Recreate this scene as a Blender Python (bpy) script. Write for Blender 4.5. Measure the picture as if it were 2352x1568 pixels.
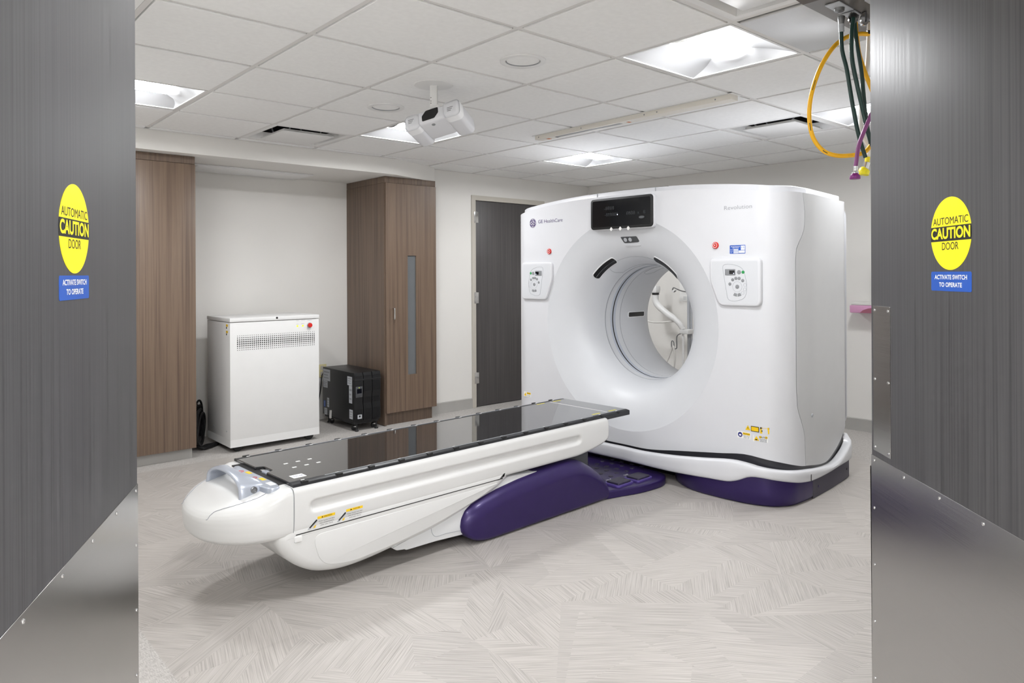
import bpy, bmesh, math, random
from mathutils import Vector, Matrix
random.seed(7)
for o in list(bpy.data.objects): bpy.data.objects.remove(o)
SC = bpy.context.scene
COL = SC.collection
PI = math.pi
sin, cos = math.sin, math.cos

# ---------------------------------------------------------------- camera, world, exposure
YAW, ROLL, HC, FPX, CYP = 0.72186, 0.0045, 1.375, 1636.74, 628.72
Rv = Vector((cos(YAW), -sin(YAW), 0)); Fv = Vector((sin(YAW), cos(YAW), 0)); Uv = Vector((0, 0, 1))
cam = bpy.data.cameras.new('camera'); camo = bpy.data.objects.new('camera', cam); COL.objects.link(camo)
rr = cos(ROLL)*Rv - sin(ROLL)*Uv; ru = sin(ROLL)*Rv + cos(ROLL)*Uv; rb = -Fv
camo.matrix_world = Matrix(((rr.x, ru.x, rb.x, 0), (rr.y, ru.y, rb.y, 0), (rr.z, ru.z, rb.z, HC), (0, 0, 0, 1)))
cam.sensor_width = 36; cam.lens = FPX*36/2352; cam.shift_y = (CYP-784)/2352
cam.clip_start = .02; cam.clip_end = 60
SC.camera = camo
w = bpy.data.worlds.new('world'); SC.world = w; w.use_nodes = True
w.node_tree.nodes['Background'].inputs[0].default_value = (.8, .84, .9, 1)
w.node_tree.nodes['Background'].inputs[1].default_value = .25
SC.view_settings.view_transform = 'Standard'; SC.view_settings.look = 'None'
SC.view_settings.gamma = 1; SC.view_settings.use_curve_mapping = False
SC.view_settings.exposure = 0.0
LAMP = 84.0          # troffer lens radiance
CE = 2.4115          # ceiling height

# ---------------------------------------------------------------- materials
def lin(h):
    h = h.lstrip('#'); r = []
    for i in (0, 2, 4):
        c = int(h[i:i+2], 16)/255
        r.append(c/12.92 if c <= .04045 else ((c+.055)/1.055)**2.4)
    return (*r, 1)
class NT:
    def __init__(s, name):
        s.m = bpy.data.materials.new(name); s.m.use_nodes = True
        s.t = s.m.node_tree; s.b = s.t.nodes['Principled BSDF']
    def n(s, typ, **kw):
        x = s.t.nodes.new(typ)
        for k, v in kw.items(): setattr(x, k, v)
        return x
    def l(s, a, b): s.t.links.new(a, b)
    def mapping(s, scale, coord='Object', rot=(0, 0, 0)):
        tc = s.n('ShaderNodeTexCoord'); mp = s.n('ShaderNodeMapping')
        mp.inputs['Scale'].default_value = scale; mp.inputs['Rotation'].default_value = rot
        s.l(tc.outputs[coord], mp.inputs['Vector']); return mp.outputs[0]
    def noise(s, vec, scale, detail=3, rough=.5):
        x = s.n('ShaderNodeTexNoise'); x.inputs['Scale'].default_value = scale
        x.inputs['Detail'].default_value = detail; x.inputs['Roughness'].default_value = rough
        if vec is not None: s.l(vec, x.inputs['Vector'])
        return x.outputs['Fac']
    def ramp(s, fac, stops):
        r = s.n('ShaderNodeValToRGB'); e = r.color_ramp.elements
        while len(e) < len(stops): e.new(.5)
        for el, (p, c) in zip(e, stops): el.position = p; el.color = c
        s.l(fac, r.inputs[0]); return r.outputs[0]
    def bump(s, h, strength, dist=.001):
        b = s.n('ShaderNodeBump'); b.inputs['Strength'].default_value = strength
        b.inputs['Distance'].default_value = dist; s.l(h, b.inputs['Height']); s.l(b.outputs[0], s.b.inputs['Normal'])
    def set(s, **kw):
        for k, v in kw.items(): s.b.inputs[k.replace('_', ' ')].default_value = v
def shade(c, k): return (min(1, c[0]*k), min(1, c[1]*k), min(1, c[2]*k), 1)
def pbr(name, hexc, rough=.4, metal=0., var=.03, nscale=9, coat=0, spec=.5, bump=0, bscale=300, emit=0, trans=0):
    t = NT(name); c = lin(hexc)
    v = t.mapping((1, 1, 1)); f = t.noise(v, nscale)
    t.l(t.ramp(f, [(.3, shade(c, 1-var)), (.7, shade(c, 1+var))]), t.b.inputs['Base Color'])
    t.set(Roughness=rough, Metallic=metal, Coat_Weight=coat, Specular_IOR_Level=spec, Coat_Roughness=.05)
    if trans: t.set(Transmission_Weight=trans)
    if bump: t.bump(t.noise(v, bscale, 2), bump)
    if emit:
        t.b.inputs['Emission Color'].default_value = c; t.b.inputs['Emission Strength'].default_value = emit
    return t.m
def streak(name, cols, scale=(70, 70, 1.1), rough=.45, coord='Object', bump=.0, metal=0, rvar=None, spec=.5):
    t = NT(name); v = t.mapping(scale, coord); f = t.noise(v, 1.0, 4, .62)
    n = len(cols); st = [(.28+.44*i/(n-1), lin(c)) for i, c in enumerate(cols)]
    t.l(t.ramp(f, st), t.b.inputs['Base Color']); t.set(Roughness=rough, Metallic=metal, Specular_IOR_Level=spec)
    if rvar:
        g = t.ramp(f, [(.3, (rvar[0],)*3+(1,)), (.7, (rvar[1],)*3+(1,))]); t.l(g, t.b.inputs['Roughness'])
    if bump: t.bump(f, bump)
    return t.m
M = {}
M['wall'] = pbr('wall_paint', '#e9e7e3', .75, var=.012, nscale=2, bump=.06, bscale=220)
M['soffit'] = M['wall']
M['tile'] = pbr('ceiling_tile', '#f0f0ef', .9, var=.02, nscale=40, bump=.12, bscale=500)
M['tbar'] = pbr('ceiling_grid', '#dcdad8', .6, var=.01)
M['whitemetal'] = pbr('white_enamel', '#e4e4e3', .45, var=.01)
M['gantry'] = pbr('gantry_white', '#dbdce0', .32, var=.006, coat=.15)
M['gantry_in'] = pbr('bore_white', '#d6d8dc', .38, var=.006)
M['side'] = pbr('side_panel_grey', '#d2d3d5', .36, metal=.2, var=.01)
M['table'] = pbr('table_white', '#d9d9d8', .3, var=.008, coat=.2)
M['tablegrey'] = pbr('table_light_grey', '#d9dadb', .35, var=.008)
M['silver'] = pbr('silver_plastic', '#b9bfcb', .28, metal=.45, var=.01)
M['purple'] = pbr('purple_shell', '#2c1b55', .36, metal=.3, var=.05, nscale=14, coat=.1)
M['purpledark'] = pbr('purple_shell_side', '#2f2a3f', .42, metal=.2, var=.04)
M['purplelight'] = pbr('purple_edge', '#54438a', .4, metal=.2, var=.03)
M['rubber'] = pbr('black_rubber', '#131315', .55, var=.1)
M['gap'] = pbr('dark_trim_and_gap_shade', '#3a3a40', .3, var=.05)
M['black'] = pbr('black_plastic', '#0f1012', .4, var=.08)
M['blackgloss'] = pbr('black_glass', '#101216', .08, var=.05)
M['cradle'] = pbr('gloss_carbon', '#1d1e20', .035, var=.06, nscale=3, coat=.6, spec=.8)
M['carbon'] = pbr('carbon_rail', '#202124', .35, var=.4, nscale=320)
M['chrome'] = pbr('chrome', '#d6d6d6', .15, metal=1, var=.03)
M['steelgrey'] = pbr('machined_steel', '#8f9092', .35, metal=1, var=.05)
M['grey'] = pbr('mid_grey_plastic', '#8d8f92', .4, var=.02)
M['lightgrey'] = pbr('light_grey_plastic', '#b6b9be', .4, var=.02)
M['darkgrey'] = pbr('dark_grey_plastic', '#4b4d50', .4, var=.03)
M['linegrey'] = pbr('seam_grey', '#a2a5ab', .5, var=.02)
M['barpaint'] = pbr('bar_paint', '#e3dfd6', .4, var=.01)
M['base'] = pbr('grey_wall_base', '#a9a7a3', .5, var=.02)
M['frame'] = pbr('door_frame_paint', '#c2bdb3', .4, var=.01)
M['yellow'] = pbr('sign_yellow', '#fdee14', .35, var=.01)
M['inkblack'] = pbr('ink_black', '#141414', .4, var=.05)
M['blue'] = pbr('sign_blue', '#1f57b8', .35, var=.01)
M['white'] = pbr('print_white', '#f3f3f1', .5, var=.01)
M['warn'] = pbr('warning_yellow', '#f2c818', .4, var=.02)
M['navy'] = pbr('print_navy', '#2b2f7d', .4, var=.02)
M['gepurple'] = pbr('print_purple', '#3d2566', .4, var=.02)
M['textgrey'] = pbr('print_grey', '#9a9ca1', .4, var=.02)
M['red'] = pbr('red_button', '#d0251e', .3, var=.03)
M['green'] = pbr('green_button', '#2f9a55', .3, var=.03)
M['orange'] = pbr('orange_print', '#c96a24', .4, var=.03)
M['led'] = pbr('green_led', '#d8f52a', .3, emit=1.2)
M['ledwhite'] = pbr('white_led', '#cfd4ff', .3, emit=4)
M['hose_green'] = pbr('green_hose', '#12342f', .35, var=.05)
M['hose_yellow'] = pbr('yellow_hose', '#f0b414', .4, var=.04)
M['hose_white'] = pbr('white_hose', '#dcdad6', .4, var=.03)
M['hose_purple'] = pbr('purple_hose', '#7d3f74', .4, var=.04)
M['cap_purple'] = pbr('purple_cap', '#7a1f72', .35, var=.04)
M['cap_yellow'] = pbr('yellow_cap', '#e5d81a', .35, var=.04)
M['boxgrey'] = pbr('outlet_box_grey', '#6b6764', .35, metal=.4, var=.03)
M['outlet'] = pbr('ivory_plate', '#d8cf9f', .45, var=.02)
M['pink'] = pbr('pink_plastic', '#d59cc0', .4, var=.03)
M['pinkdark'] = pbr('pink_plastic_deep', '#9a5a6c', .4, var=.03)
M['window_blue'] = pbr('bluish_ring', '#c2c8d4', .2, var=.01)
M['clear'] = pbr('clear_film', '#e6ecf5', .06, var=.01, trans=.85)
M['slotglass'] = pbr('slot_glass', '#6c6f71', .12, var=.02)
M['filter'] = pbr('print_rim_white', '#f2f3f5', .5, var=.005)
M['reflector'] = pbr('dimmed_reflector', '#b9babc', .5, var=.01)  # plain white reflector, greyed to hold its glare down beside the lens
M['lampframe'] = pbr('lamp_frame', '#e4e4e3', .5, var=.01)
M['wood'] = streak('walnut_laminate', ['#5a4a3f', '#6b594b', '#7a6757', '#635245'], (75, 75, .8), .42)
M['wooddark'] = streak('walnut_laminate_side', ['#55473d', '#6e5d50', '#7d6a5a'], (60, 60, .9), .45)
M['doorwood'] = streak('grey_laminate', ['#2b2a2c', '#3a393b', '#4a494b', '#333234'], (120, 120, .7), .5, rvar=(.46, .55))
M['doordark'] = streak('charcoal_laminate', ['#3c393a', '#4d4a4a', '#575353'], (150, 150, .9), .45)
M['steel'] = streak('brushed_steel', ['#a6a5a4', '#aaa9a8', '#aeadac'], (4, 4, 900), .22, metal=1, rvar=(.19, .25))
M['panelsteel'] = streak('ceiling_panel_steel', ['#c6c6c5', '#c9c9c8', '#cdcdcc'], (3, 500, 3), .3, metal=.6, rvar=(.28, .34))
def m_lens(nm, st):
    t = NT(nm); t.set(Roughness=.5); t.b.inputs['Base Color'].default_value = (.9, .9, .9, 1)
    t.b.inputs['Emission Color'].default_value = (.975, .985, 1, 1); t.b.inputs['Emission Strength'].default_value = st
    f = t.noise(t.mapping((1, 1, 1)), 8); r = t.ramp(f, [(0, (.88, .88, .88, 1)), (1, (.92, .92, .92, 1))]); t.l(r, t.b.inputs['Base Color'])
    return t.m
M['lens'] = m_lens('lamp_lens', LAMP)
M['lens_fill'] = m_lens('fill_panel_lens', LAMP*.9)  # emission of the unseen fill lights in the corridor
def m_floor():
    t = NT('streaked_vinyl_tile')
    at = t.n('ShaderNodeAttribute'); at.attribute_name = 'grain'; at.attribute_type = 'GEOMETRY'
    tn = t.n('ShaderNodeAttribute'); tn.attribute_name = 'tone'; tn.attribute_type = 'GEOMETRY'
    tc = t.n('ShaderNodeTexCoord'); vr = t.n('ShaderNodeVectorRotate'); vr.rotation_type = 'Z_AXIS'
    t.l(tc.outputs['Object'], vr.inputs['Vector']); t.l(at.outputs['Fac'], vr.inputs['Angle'])
    mp = t.n('ShaderNodeMapping'); mp.inputs['Scale'].default_value = (2.2, 135, 1); t.l(vr.outputs[0], mp.inputs['Vector'])
    f = t.noise(mp.outputs[0], 1.6, 3, .6)
    c1 = t.ramp(f, [(.33, lin('#97928d')), (.45, lin('#a9a49f')), (.55, lin('#b3aea9')), (.68, lin('#bbb6b2'))])
    mx = t.n('ShaderNodeMix'); mx.data_type = 'RGBA'; mx.blend_type = 'MULTIPLY'; mx.inputs[0].default_value = 1
    cr = t.n('ShaderNodeCombineColor')
    for i in range(3): t.l(tn.outputs['Fac'], cr.inputs[i])
    t.l(c1, mx.inputs[6]); t.l(cr.outputs[0], mx.inputs[7]); t.l(mx.outputs[2], t.b.inputs['Base Color'])
    t.set(Roughness=.42); t.bump(f, .08); return t.m
M['floor'] = m_floor()
def m_weave():
    t = NT('woven_vinyl_border'); v = t.mapping((1, 1, 1))
    a = t.n('ShaderNodeMapping'); a.inputs['Scale'].default_value = (40, 260, 1); t.l(v, a.inputs['Vector'])
    b = t.n('ShaderNodeMapping'); b.inputs['Scale'].default_value = (260, 40, 1); t.l(v, b.inputs['Vector'])
    f1 = t.noise(a.outputs[0], 1, 2); f2 = t.noise(b.outputs[0], 1, 2)
    m = t.n('ShaderNodeMath'); m.operation = 'MULTIPLY'; t.l(f1, m.inputs[0]); t.l(f2, m.inputs[1])
    t.l(t.ramp(m.outputs[0], [(.1, lin('#9a9692')), (.25, lin('#b4b0ac')), (.42, lin('#c6c3bf'))]), t.b.inputs['Base Color'])
    t.set(Roughness=.6); return t.m
M['weave'] = m_weave()

# ---------------------------------------------------------------- mesh helpers
_txt = {}
def text_geo(body, bold=0.0, align='CENTER'):
    k = (body, bold, align)
    if k in _txt: return _txt[k]
    cu = bpy.data.curves.new('t', 'FONT'); cu.body = body; cu.size = 1; cu.offset = bold; cu.align_x = align; cu.align_y = 'CENTER'; cu.resolution_u = 4
    o = bpy.data.objects.new('t', cu); COL.objects.link(o)
    dg = bpy.context.evaluated_depsgraph_get(); me = o.evaluated_get(dg).to_mesh()
    vs = [tuple(v.co) for v in me.vertices]; fs = [tuple(p.vertices) for p in me.polygons]
    o.evaluated_get(dg).to_mesh_clear(); bpy.data.objects.remove(o); bpy.data.curves.remove(cu)
    xs = [v[0] for v in vs] or [0, 1]; _txt[k] = (vs, fs, min(xs), max(xs)); return _txt[k]
def catmull(p, n=8, closed=False):
    out = []; N = len(p); rng = range(N if closed else N-1)
    for i in rng:
        g = (lambda j: p[j % N]) if closed else (lambda j: p[max(0, min(N-1, j))])
        a, b, c, d = (Vector(g(i-1)), Vector(g(i)), Vector(g(i+1)), Vector(g(i+2)))
        for k in range(n):
            t = k/n
            out.append(.5*((2*b)+(c-a)*t+(2*a-5*b+4*c-d)*t*t+(3*b-a-3*c+d)*t**3))
    if not closed: out.append(Vector(p[-1]))
    return [tuple(v) for v in out]
def rrect(x0, x1, y0, y1, r, n=5):
    out = []
    for cx, cy, a0 in ((x1-r, y0+r, -PI/2), (x1-r, y1-r, 0), (x0+r, y1-r, PI/2), (x0+r, y0+r, PI)):
        for k in range(n+1):
            a = a0+PI/2*k/n; out.append((cx+r*cos(a), cy+r*sin(a)))
    return out
def roundpoly(pts, r, n=4):
    out = []; N = len(pts)
    for i in range(N):
        p = Vector(pts[i][:2]); a = Vector(pts[i-1][:2]); b = Vector(pts[(i+1) % N][:2])
        q = r[i] if isinstance(r, (list, tuple)) else r
        d1 = (a-p); d2 = (b-p); q = min(q, d1.length*.45, d2.length*.45); s = p+d1.normalized()*q; e = p+d2.normalized()*q
        for k in range(n+1):
            t = k/n; out.append(tuple((1-t)**2*s+2*t*(1-t)*p+t*t*e))
    return out
def area2(p): return sum(p[i-1][0]*p[i][1]-p[i][0]*p[i-1][1] for i in range(len(p)))
def inset(p, d):
    N = len(p); out = []
    for i in range(N):
        a, b, c = Vector(p[i-1][:2]), Vector(p[i][:2]), Vector(p[(i+1) % N][:2])
        e1 = (b-a); e2 = (c-b)
        if e1.length < 1e-9: e1 = e2
        if e2.length < 1e-9: e2 = e1
        e1 = e1.normalized(); e2 = e2.normalized()
        n1 = Vector((-e1.y, e1.x)); n2 = Vector((-e2.y, e2.x)); n = n1+n2
        if n.length < 1e-6: n = n1
        n.normalize(); k = max(.5, n.dot(n1)); out.append(tuple(b+n*(d/k)))
    return out
def interp(x, tab):
    if x <= tab[0][0]: return tab[0][1]
    for (a, fa), (b, fb) in zip(tab, tab[1:]):
        if x <= b:
            t = (x-a)/(b-a); t = t*t*(3-2*t) if len(tab) > 2 else t
            return fa+(fb-fa)*t
    return tab[-1][1]
def cub(x, tab):
    n = len(tab); x = max(tab[0][0], min(tab[-1][0], x))
    sl = [(tab[min(i+1, n-1)][1]-tab[max(i-1, 0)][1])/(tab[min(i+1, n-1)][0]-tab[max(i-1, 0)][0]) for i in range(n)]
    for i in range(n-1):
        (a, fa), (b, fb) = tab[i], tab[i+1]
        if x <= b:
            h = b-a; t = (x-a)/h; t2, t3 = t*t, t*t*t
            return (2*t3-3*t2+1)*fa+(t3-2*t2+t)*h*sl[i]+(3*t2-2*t3)*fb+(t3-t2)*h*sl[i+1]
def lerp_tab(x, tab):
    if x <= tab[0][0]: return tab[0][1]
    for (a, fa), (b, fb) in zip(tab, tab[1:]):
        if x <= b: return fa+(fb-fa)*(x-a)/(b-a)
    return tab[-1][1]

class MB:
    def __init__(s): s.v = []; s.f = []; s.m = []
    def add(s, vs, fs, mi=0, tf=None):
        o = len(s.v); s.v += [tuple(tf(*v)) if tf else tuple(v) for v in vs]
        for f in fs: s.f.append(tuple(i+o for i in f)); s.m.append(mi)
        return s
    def grid(s, rows, mi=0, close_u=False, tf=None):
        R, Cn = len(rows), len(rows[0]); fs = []
        for i in range(R-1):
            for j in range(Cn if close_u else Cn-1):
                k = (j+1) % Cn; fs.append((i*Cn+j, i*Cn+k, (i+1)*Cn+k, (i+1)*Cn+j))
        return s.add([p for r in rows for p in r], fs, mi, tf)
    def box(s, x0, x1, y0, y1, z0, z1, bev=0, mi=0, tf=None, seg=2):
        bm = bmesh.new(); bmesh.ops.create_cube(bm, size=1)
        for v in bm.verts: v.co = Vector((x0+(x1-x0)*(v.co.x+.5), y0+(y1-y0)*(v.co.y+.5), z0+(z1-z0)*(v.co.z+.5)))
        if bev: bmesh.ops.bevel(bm, geom=bm.edges[:], offset=bev, segments=seg, profile=.5, affect='EDGES')
        bm.verts.index_update(); vs = [tuple(v.co) for v in bm.verts]; fs = [tuple(v.index for v in f.verts) for f in bm.faces]; bm.free()
        return s.add(vs, fs, mi, tf)
    def tube(s, path, r, n=10, mi=0, caps=True, tf=None):
        P = [Vector(p) for p in path]; rows = []; T = []
        for i in range(len(P)):
            d = P[min(i+1, len(P)-1)]-P[max(i-1, 0)]; T.append(d.normalized())
        up = Vector((0, 0, 1)) if abs(T[0].z) < .9 else Vector((1, 0, 0))
        N = (up-T[0]*up.dot(T[0])).normalized()
        for i, p in enumerate(P):
            N = (N-T[i]*N.dot(T[i])).normalized(); B = T[i].cross(N)
            q = r[i] if isinstance(r, (list, tuple)) else r
            rows.append([tuple(p+(N*cos(2*PI*k/n)+B*sin(2*PI*k/n))*q) for k in range(n)])
        s.grid(rows, mi, True, tf)
        if caps: s.add(rows[0][::-1], [tuple(range(n))], mi, tf); s.add(rows[-1], [tuple(range(n))], mi, tf)
        return s
    def cyl(s, p0, p1, r0, r1=None, n=20, mi=0, tf=None): return s.tube([p0, p1], [r0, r0 if r1 is None else r1], n, mi, True, tf)
    def lathe(s, prof, tf, n=96, mi=0, arc=None):
        """prof (r, h); tf(x, y, h)"""
        a0, a1 = arc or (0, 2*PI); full = arc is None; cnt = n if full else n+1
        rows = [[(r*cos(a0+(a1-a0)*k/n), r*sin(a0+(a1-a0)*k/n), h) for k in range(cnt)] for r, h in prof]
        return s.grid(rows, mi, full, tf)
    def prism(s, pts, tf, d0=0., d1=.01, bev=0., seg=3, mi=0, back=True, mtop=None):
        """pts 2-D outline, extruded d0..d1 with a rounded front rim; tf(x, y, d)"""
        p = [q[:2] for q in pts]
        if area2(p) < 0: p = p[::-1]
        N = len(p); rows = [[(*q, d0) for q in p]]
        if bev:
            for k in range(seg+1):
                a = PI/2*k/seg; rows.append([(*q, d1-bev*(1-sin(a))) for q in inset(p, bev*(1-cos(a)))])
        else: rows.append([(*q, d1) for q in p])
        s.grid(rows, mi, True, tf); s.add(rows[-1], [tuple(range(N))], mi if mtop is None else mtop, tf)
        if back: s.add(rows[0], [tuple(range(N))[::-1]], mi, tf)
        return s
    def text(s, body, tf, x, y, h, wid=None, bold=0., mi=0, d=.0006, mirror=False):
        vs, fs, x0, x1 = text_geo(body, bold); kx = h*1.36 if wid is None else wid/(x1-x0); ky = h*1.36; c = (x0+x1)/2
        sg = -1 if mirror else 1
        return s.add([(x+sg*(v[0]-c)*kx, y+v[1]*ky, d) for v in vs], fs, mi, tf)
    def build(s, name, mats, parent=None, off=(0, 0, 0), ang=38):
        me = bpy.data.meshes.new(name)
        me.from_pydata([(v[0]-off[0], v[1]-off[1], v[2]-off[2]) for v in s.v], [], s.f)
        if not isinstance(mats, (list, tuple)): mats = [mats]
        for k in mats: me.materials.append(M[k] if isinstance(k, str) else k)
        me.polygons.foreach_set('material_index', s.m)
        bm = bmesh.new(); bm.from_mesh(me); bmesh.ops.remove_doubles(bm, verts=bm.verts, dist=1e-5)
        bmesh.ops.recalc_face_normals(bm, faces=bm.faces); bm.to_mesh(me); bm.free()
        me.polygons.foreach_set('use_smooth', [True]*len(me.polygons)); me.set_sharp_from_angle(angle=math.radians(ang)); me.update()
        o = bpy.data.objects.new(name, me); COL.objects.link(o)
        if parent is not None: o.parent = parent
        return o
def tag(o, label=None, cat=None, group=None, kind=None):
    if label: o['label'] = label
    if cat: o['category'] = cat
    if group: o['group'] = group
    if kind: o['kind'] = kind
    return o
def thing(name, label, cat, loc=(0, 0, 0), rz=0., group=None, kind=None):
    o = bpy.data.objects.new(name, None); COL.objects.link(o); o.empty_display_size = .1
    o.location = loc; o.rotation_euler = (0, 0, rz); return tag(o, label, cat, group, kind)
def struct(name, mb, mats, **k): o = mb.build(name, mats, **k); o['kind'] = 'structure'; return o
def copy_tree(o, parent=None):
    c = o.copy(); COL.objects.link(c)
    if parent is not None: c.parent = parent
    for ch in [x for x in bpy.data.objects if x.parent == o]: copy_tree(ch, c)
    return c
I3 = lambda x, y, z: (x, y, z)
# ---------------------------------------------------------------- room shell
TU = .627888; GU = 1.37898; GV = 2.86298
D = .025
def EW(v): return 6.36-.025*(v-2.65)
NW = 5.76; AW = 6.30; SB = 2.265
# floor: square vinyl tiles cut into angular pieces, each with its own grain, and a woven border
def cut(poly, p, a):
    n = (-sin(a), cos(a)); L, Rr = [], []
    for i in range(len(poly)):
        q, r = poly[i], poly[(i+1) % len(poly)]
        dq = (q[0]-p[0])*n[0]+(q[1]-p[1])*n[1]; dr = (r[0]-p[0])*n[0]+(r[1]-p[1])*n[1]
        if abs(dq) < 1e-7: L.append(q); Rr.append(q); continue
        (L if dq > 0 else Rr).append(q)
        if dq*dr < 0 and abs(dr) >= 1e-7:
            t = dq/(dq-dr); x = (q[0]+(r[0]-q[0])*t, q[1]+(r[1]-q[1])*t); L.append(x); Rr.append(x)
    return L, Rr
def clip_half(poly, p, a): return cut(poly, p, a)[0]
fl = MB(); grain = []; tone = []
rng = random.Random(11)
def piece(poly, depth, ang):
    if depth == 0 or abs(area2(poly)) < .03:
        fl.add([(*q, 0) for q in poly], [tuple(range(len(poly)))], 0); grain.append(-ang); tone.append(rng.uniform(.93, 1.03)); return
    cx = sum(q[0] for q in poly)/len(poly); cy = sum(q[1] for q in poly)/len(poly)
    if rng.random() < .5:
        c = rng.choice(poly); a = math.atan2(cy-c[1], cx-c[0])+rng.uniform(-.25, .25); p = c
    else:
        a = rng.choice([0, 1, 2, 3, 4, 5])*PI/6+PI/12*rng.choice([0, 1]); p = (cx+rng.uniform(-.06, .06), cy+rng.uniform(-.06, .06))
    A, B = cut(poly, p, a)
    for q in (A, B):
        if len(q) > 2: piece(q, depth-1, rng.choice([a, -PI/4, -PI/4+.12, PI/5, a+PI/2, -PI/4-.1, PI/2.4]))
TP = .4665; u0, v0 = 1.655-TP*3, 1.640-TP*3
FB = [(.44, 5.76), (.44, 1.79), (1.95, .78), (6.36, .78), (6.36, 5.76)]
def inner(poly):     # keep what lies inside the woven border
    poly = clip_half(poly, (.74, 0), -PI/2)                 # u > .74
    poly = clip_half(poly, (0, 5.455), PI) if poly else poly  # v < 5.455
    if poly: poly = clip_half(poly, (6.02, 0), PI/2)
    if poly: poly = clip_half(poly, (5.27, 2.13), math.atan2(.92, 1))
    if poly: poly = clip_half(poly, (.432, 1.791), math.atan2(-1.012, 1.505))
    return poly
for i in range(14):
    for j in range(14):
        q = [(u0+i*TP, v0+j*TP), (u0+i*TP+TP, v0+j*TP), (u0+i*TP+TP, v0+j*TP+TP), (u0+i*TP, v0+j*TP+TP)]
        q = inner(q)
        if q and len(q) > 2 and abs(area2(q)) > 1e-4: piece(q, 2, rng.choice([0, PI/4, -PI/4, PI/2]))
E_ = 6.5
for q in ([(.3, 5.455), (6.02, 5.455), (6.02, 6.45), (.3, 6.45)], [(.3, 1.7), (.74, 1.584), (.74, 5.455), (.3, 5.455)],
          [(6.02, 2.82), (E_, 2.82), (E_, 6.45), (6.02, 6.45)],
          [(5.27, 2.13), (2.02, -.86), (E_, -.86), (E_, 2.82), (6.02, 2.82)],
          [(-3.2, -3.2), (4.0, -3.2), (4.0, -.86), (2.02, -.86), (1.937, .779), (.432, 1.791), (.3, 1.88), (-3.2, 1.88)]):
    fl.add([(*p, 0) for p in q], [tuple(range(len(q)))], 1); grain.append(0); tone.append(1)
fl.add([(2.02, -.86, 0), (5.27, 2.13, 0), (1.937, .779, 0)], [(0, 1, 2)], 1); grain.append(0); tone.append(1)
def build_floor():
    me = bpy.data.meshes.new('floor'); me.from_pydata(fl.v, [], fl.f)
    me.materials.append(M['floor']); me.materials.append(M['weave']); me.polygons.foreach_set('material_index', fl.m)
    for nm, arr in (('grain', grain), ('tone', tone)):
        at = me.attributes.new(nm, 'FLOAT', 'FACE'); at.data.foreach_set('value', arr)
    o = bpy.data.objects.new('floor', me); COL.objects.link(o); o['kind'] = 'structure'; return o
build_floor()
struct('floor_slab', MB().box(-3.3, 6.6, -3.3, 6.6, -.12, -.002), 'base')

# walls
wt = .12
mb = MB().box(EW(0), EW(0)+wt, 0, .01, 0, .01)
mb = MB(); ea, eb = (EW(.6), .6), (EW(6.5), 6.5)
mb.add([(ea[0], ea[1], 0), (ea[0]+wt, ea[1], 0), (eb[0]+wt, eb[1], 0), (eb[0], eb[1], 0), (ea[0], ea[1], 2.6), (ea[0]+wt, ea[1], 2.6), (eb[0]+wt, eb[1], 2.6), (eb[0], eb[1], 2.6)],
       [(0, 1, 2, 3), (4, 5, 6, 7), (0, 1, 5, 4), (1, 2, 6, 5), (2, 3, 7, 6), (3, 0, 4, 7)])
struct('wall_east', mb, 'wall')
DX0, DX1, DZ = 4.517, 5.55, 2.185            # outer size of the back door's frame
mb = MB(); mb.box(3.955, DX0, NW, NW+wt, 0, 2.6); mb.box(DX1, 6.40, NW, NW+wt, 0, 2.6); mb.box(DX0, DX1, NW, NW+wt, DZ, 2.6)
struct('wall_north', mb, 'wall')
struct('wall_alcove', MB().box(.5, 3.955, AW, AW+wt, 0, 2.6), 'wall')
struct('wall_alcove_return', MB().box(3.957, 4.06, NW+wt, AW+wt, 0, 2.6), 'wall')
struct('wall_west', MB().box(.44-wt, .44, 1.86, AW+wt, 0, 2.6), 'wall')
struct('wall_south', MB().box(2.02, 6.5, .62, .74, 0, 2.6), 'wall')
# dropped soffit over the alcove, with a slanting end
so = [(.44, 5.47), (3.42, 5.455), (3.99, 5.66), (3.99, 5.76), (3.955, 5.765), (3.955, AW), (.44, AW)]
struct('trim_soffit', MB().prism(so, lambda x, y, d: (x, y, d), SB, 2.6, 0), 'soffit')
# entry wall: header over the opening
Hl = Vector((.432, 1.791, 0)); Hr = Vector((1.937, .779, 0)); ed = (Hr-Hl).normalized(); en = Vector((-ed.y, ed.x, 0))   # en points into the room
def EWF(x, y, z): return tuple(Hl+ed*x+en*y+Vector((0, 0, z)))
Lo = (Hr-Hl).length
mb = MB(); mb.box(-.12, Lo+.16, 0.005, .145, 2.26, 2.6, 0, 0, EWF); mb.box(-.3, -.12, 0.005, .145, 0, 2.6, 0, 0, EWF); mb.box(Lo+.16, Lo+.3, 0.005, .145, 0, 2.6, 0, 0, EWF)
struct('wall_entry', mb, 'wall')
mb = MB(); mb.box(-.12, -.068, -.0, .15, 0, 2.26, 0, 0, EWF); mb.box(Lo+.11, Lo+.16, -.0, .15, 0, 2.26, 0, 0, EWF); mb.box(-.068, Lo+.11, -.0, .15, 2.215, 2.26, 0, 0, EWF)
struct('trim_entry_frame', mb, 'frame')
# corridor behind the camera
mb = MB(); mb.box(-3.3, -3.2, -3.2, 1.95, 0, 2.6); mb.box(-3.3, 4.1, -3.3, -3.2, 0, 2.6); mb.box(4.0, 4.1, -3.2, .62, 0, 2.6); mb.box(-3.2, .32, 1.86, 1.96, 0, 2.6)
struct('wall_corridor', mb, 'wall')
struct('ceiling_corridor', MB().box(-3.2, 4.0, -3.2, .7, CE+.05, CE+.1).box(-3.2, .44, .7, 1.9, CE+.05, CE+.1), 'tile')
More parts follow.
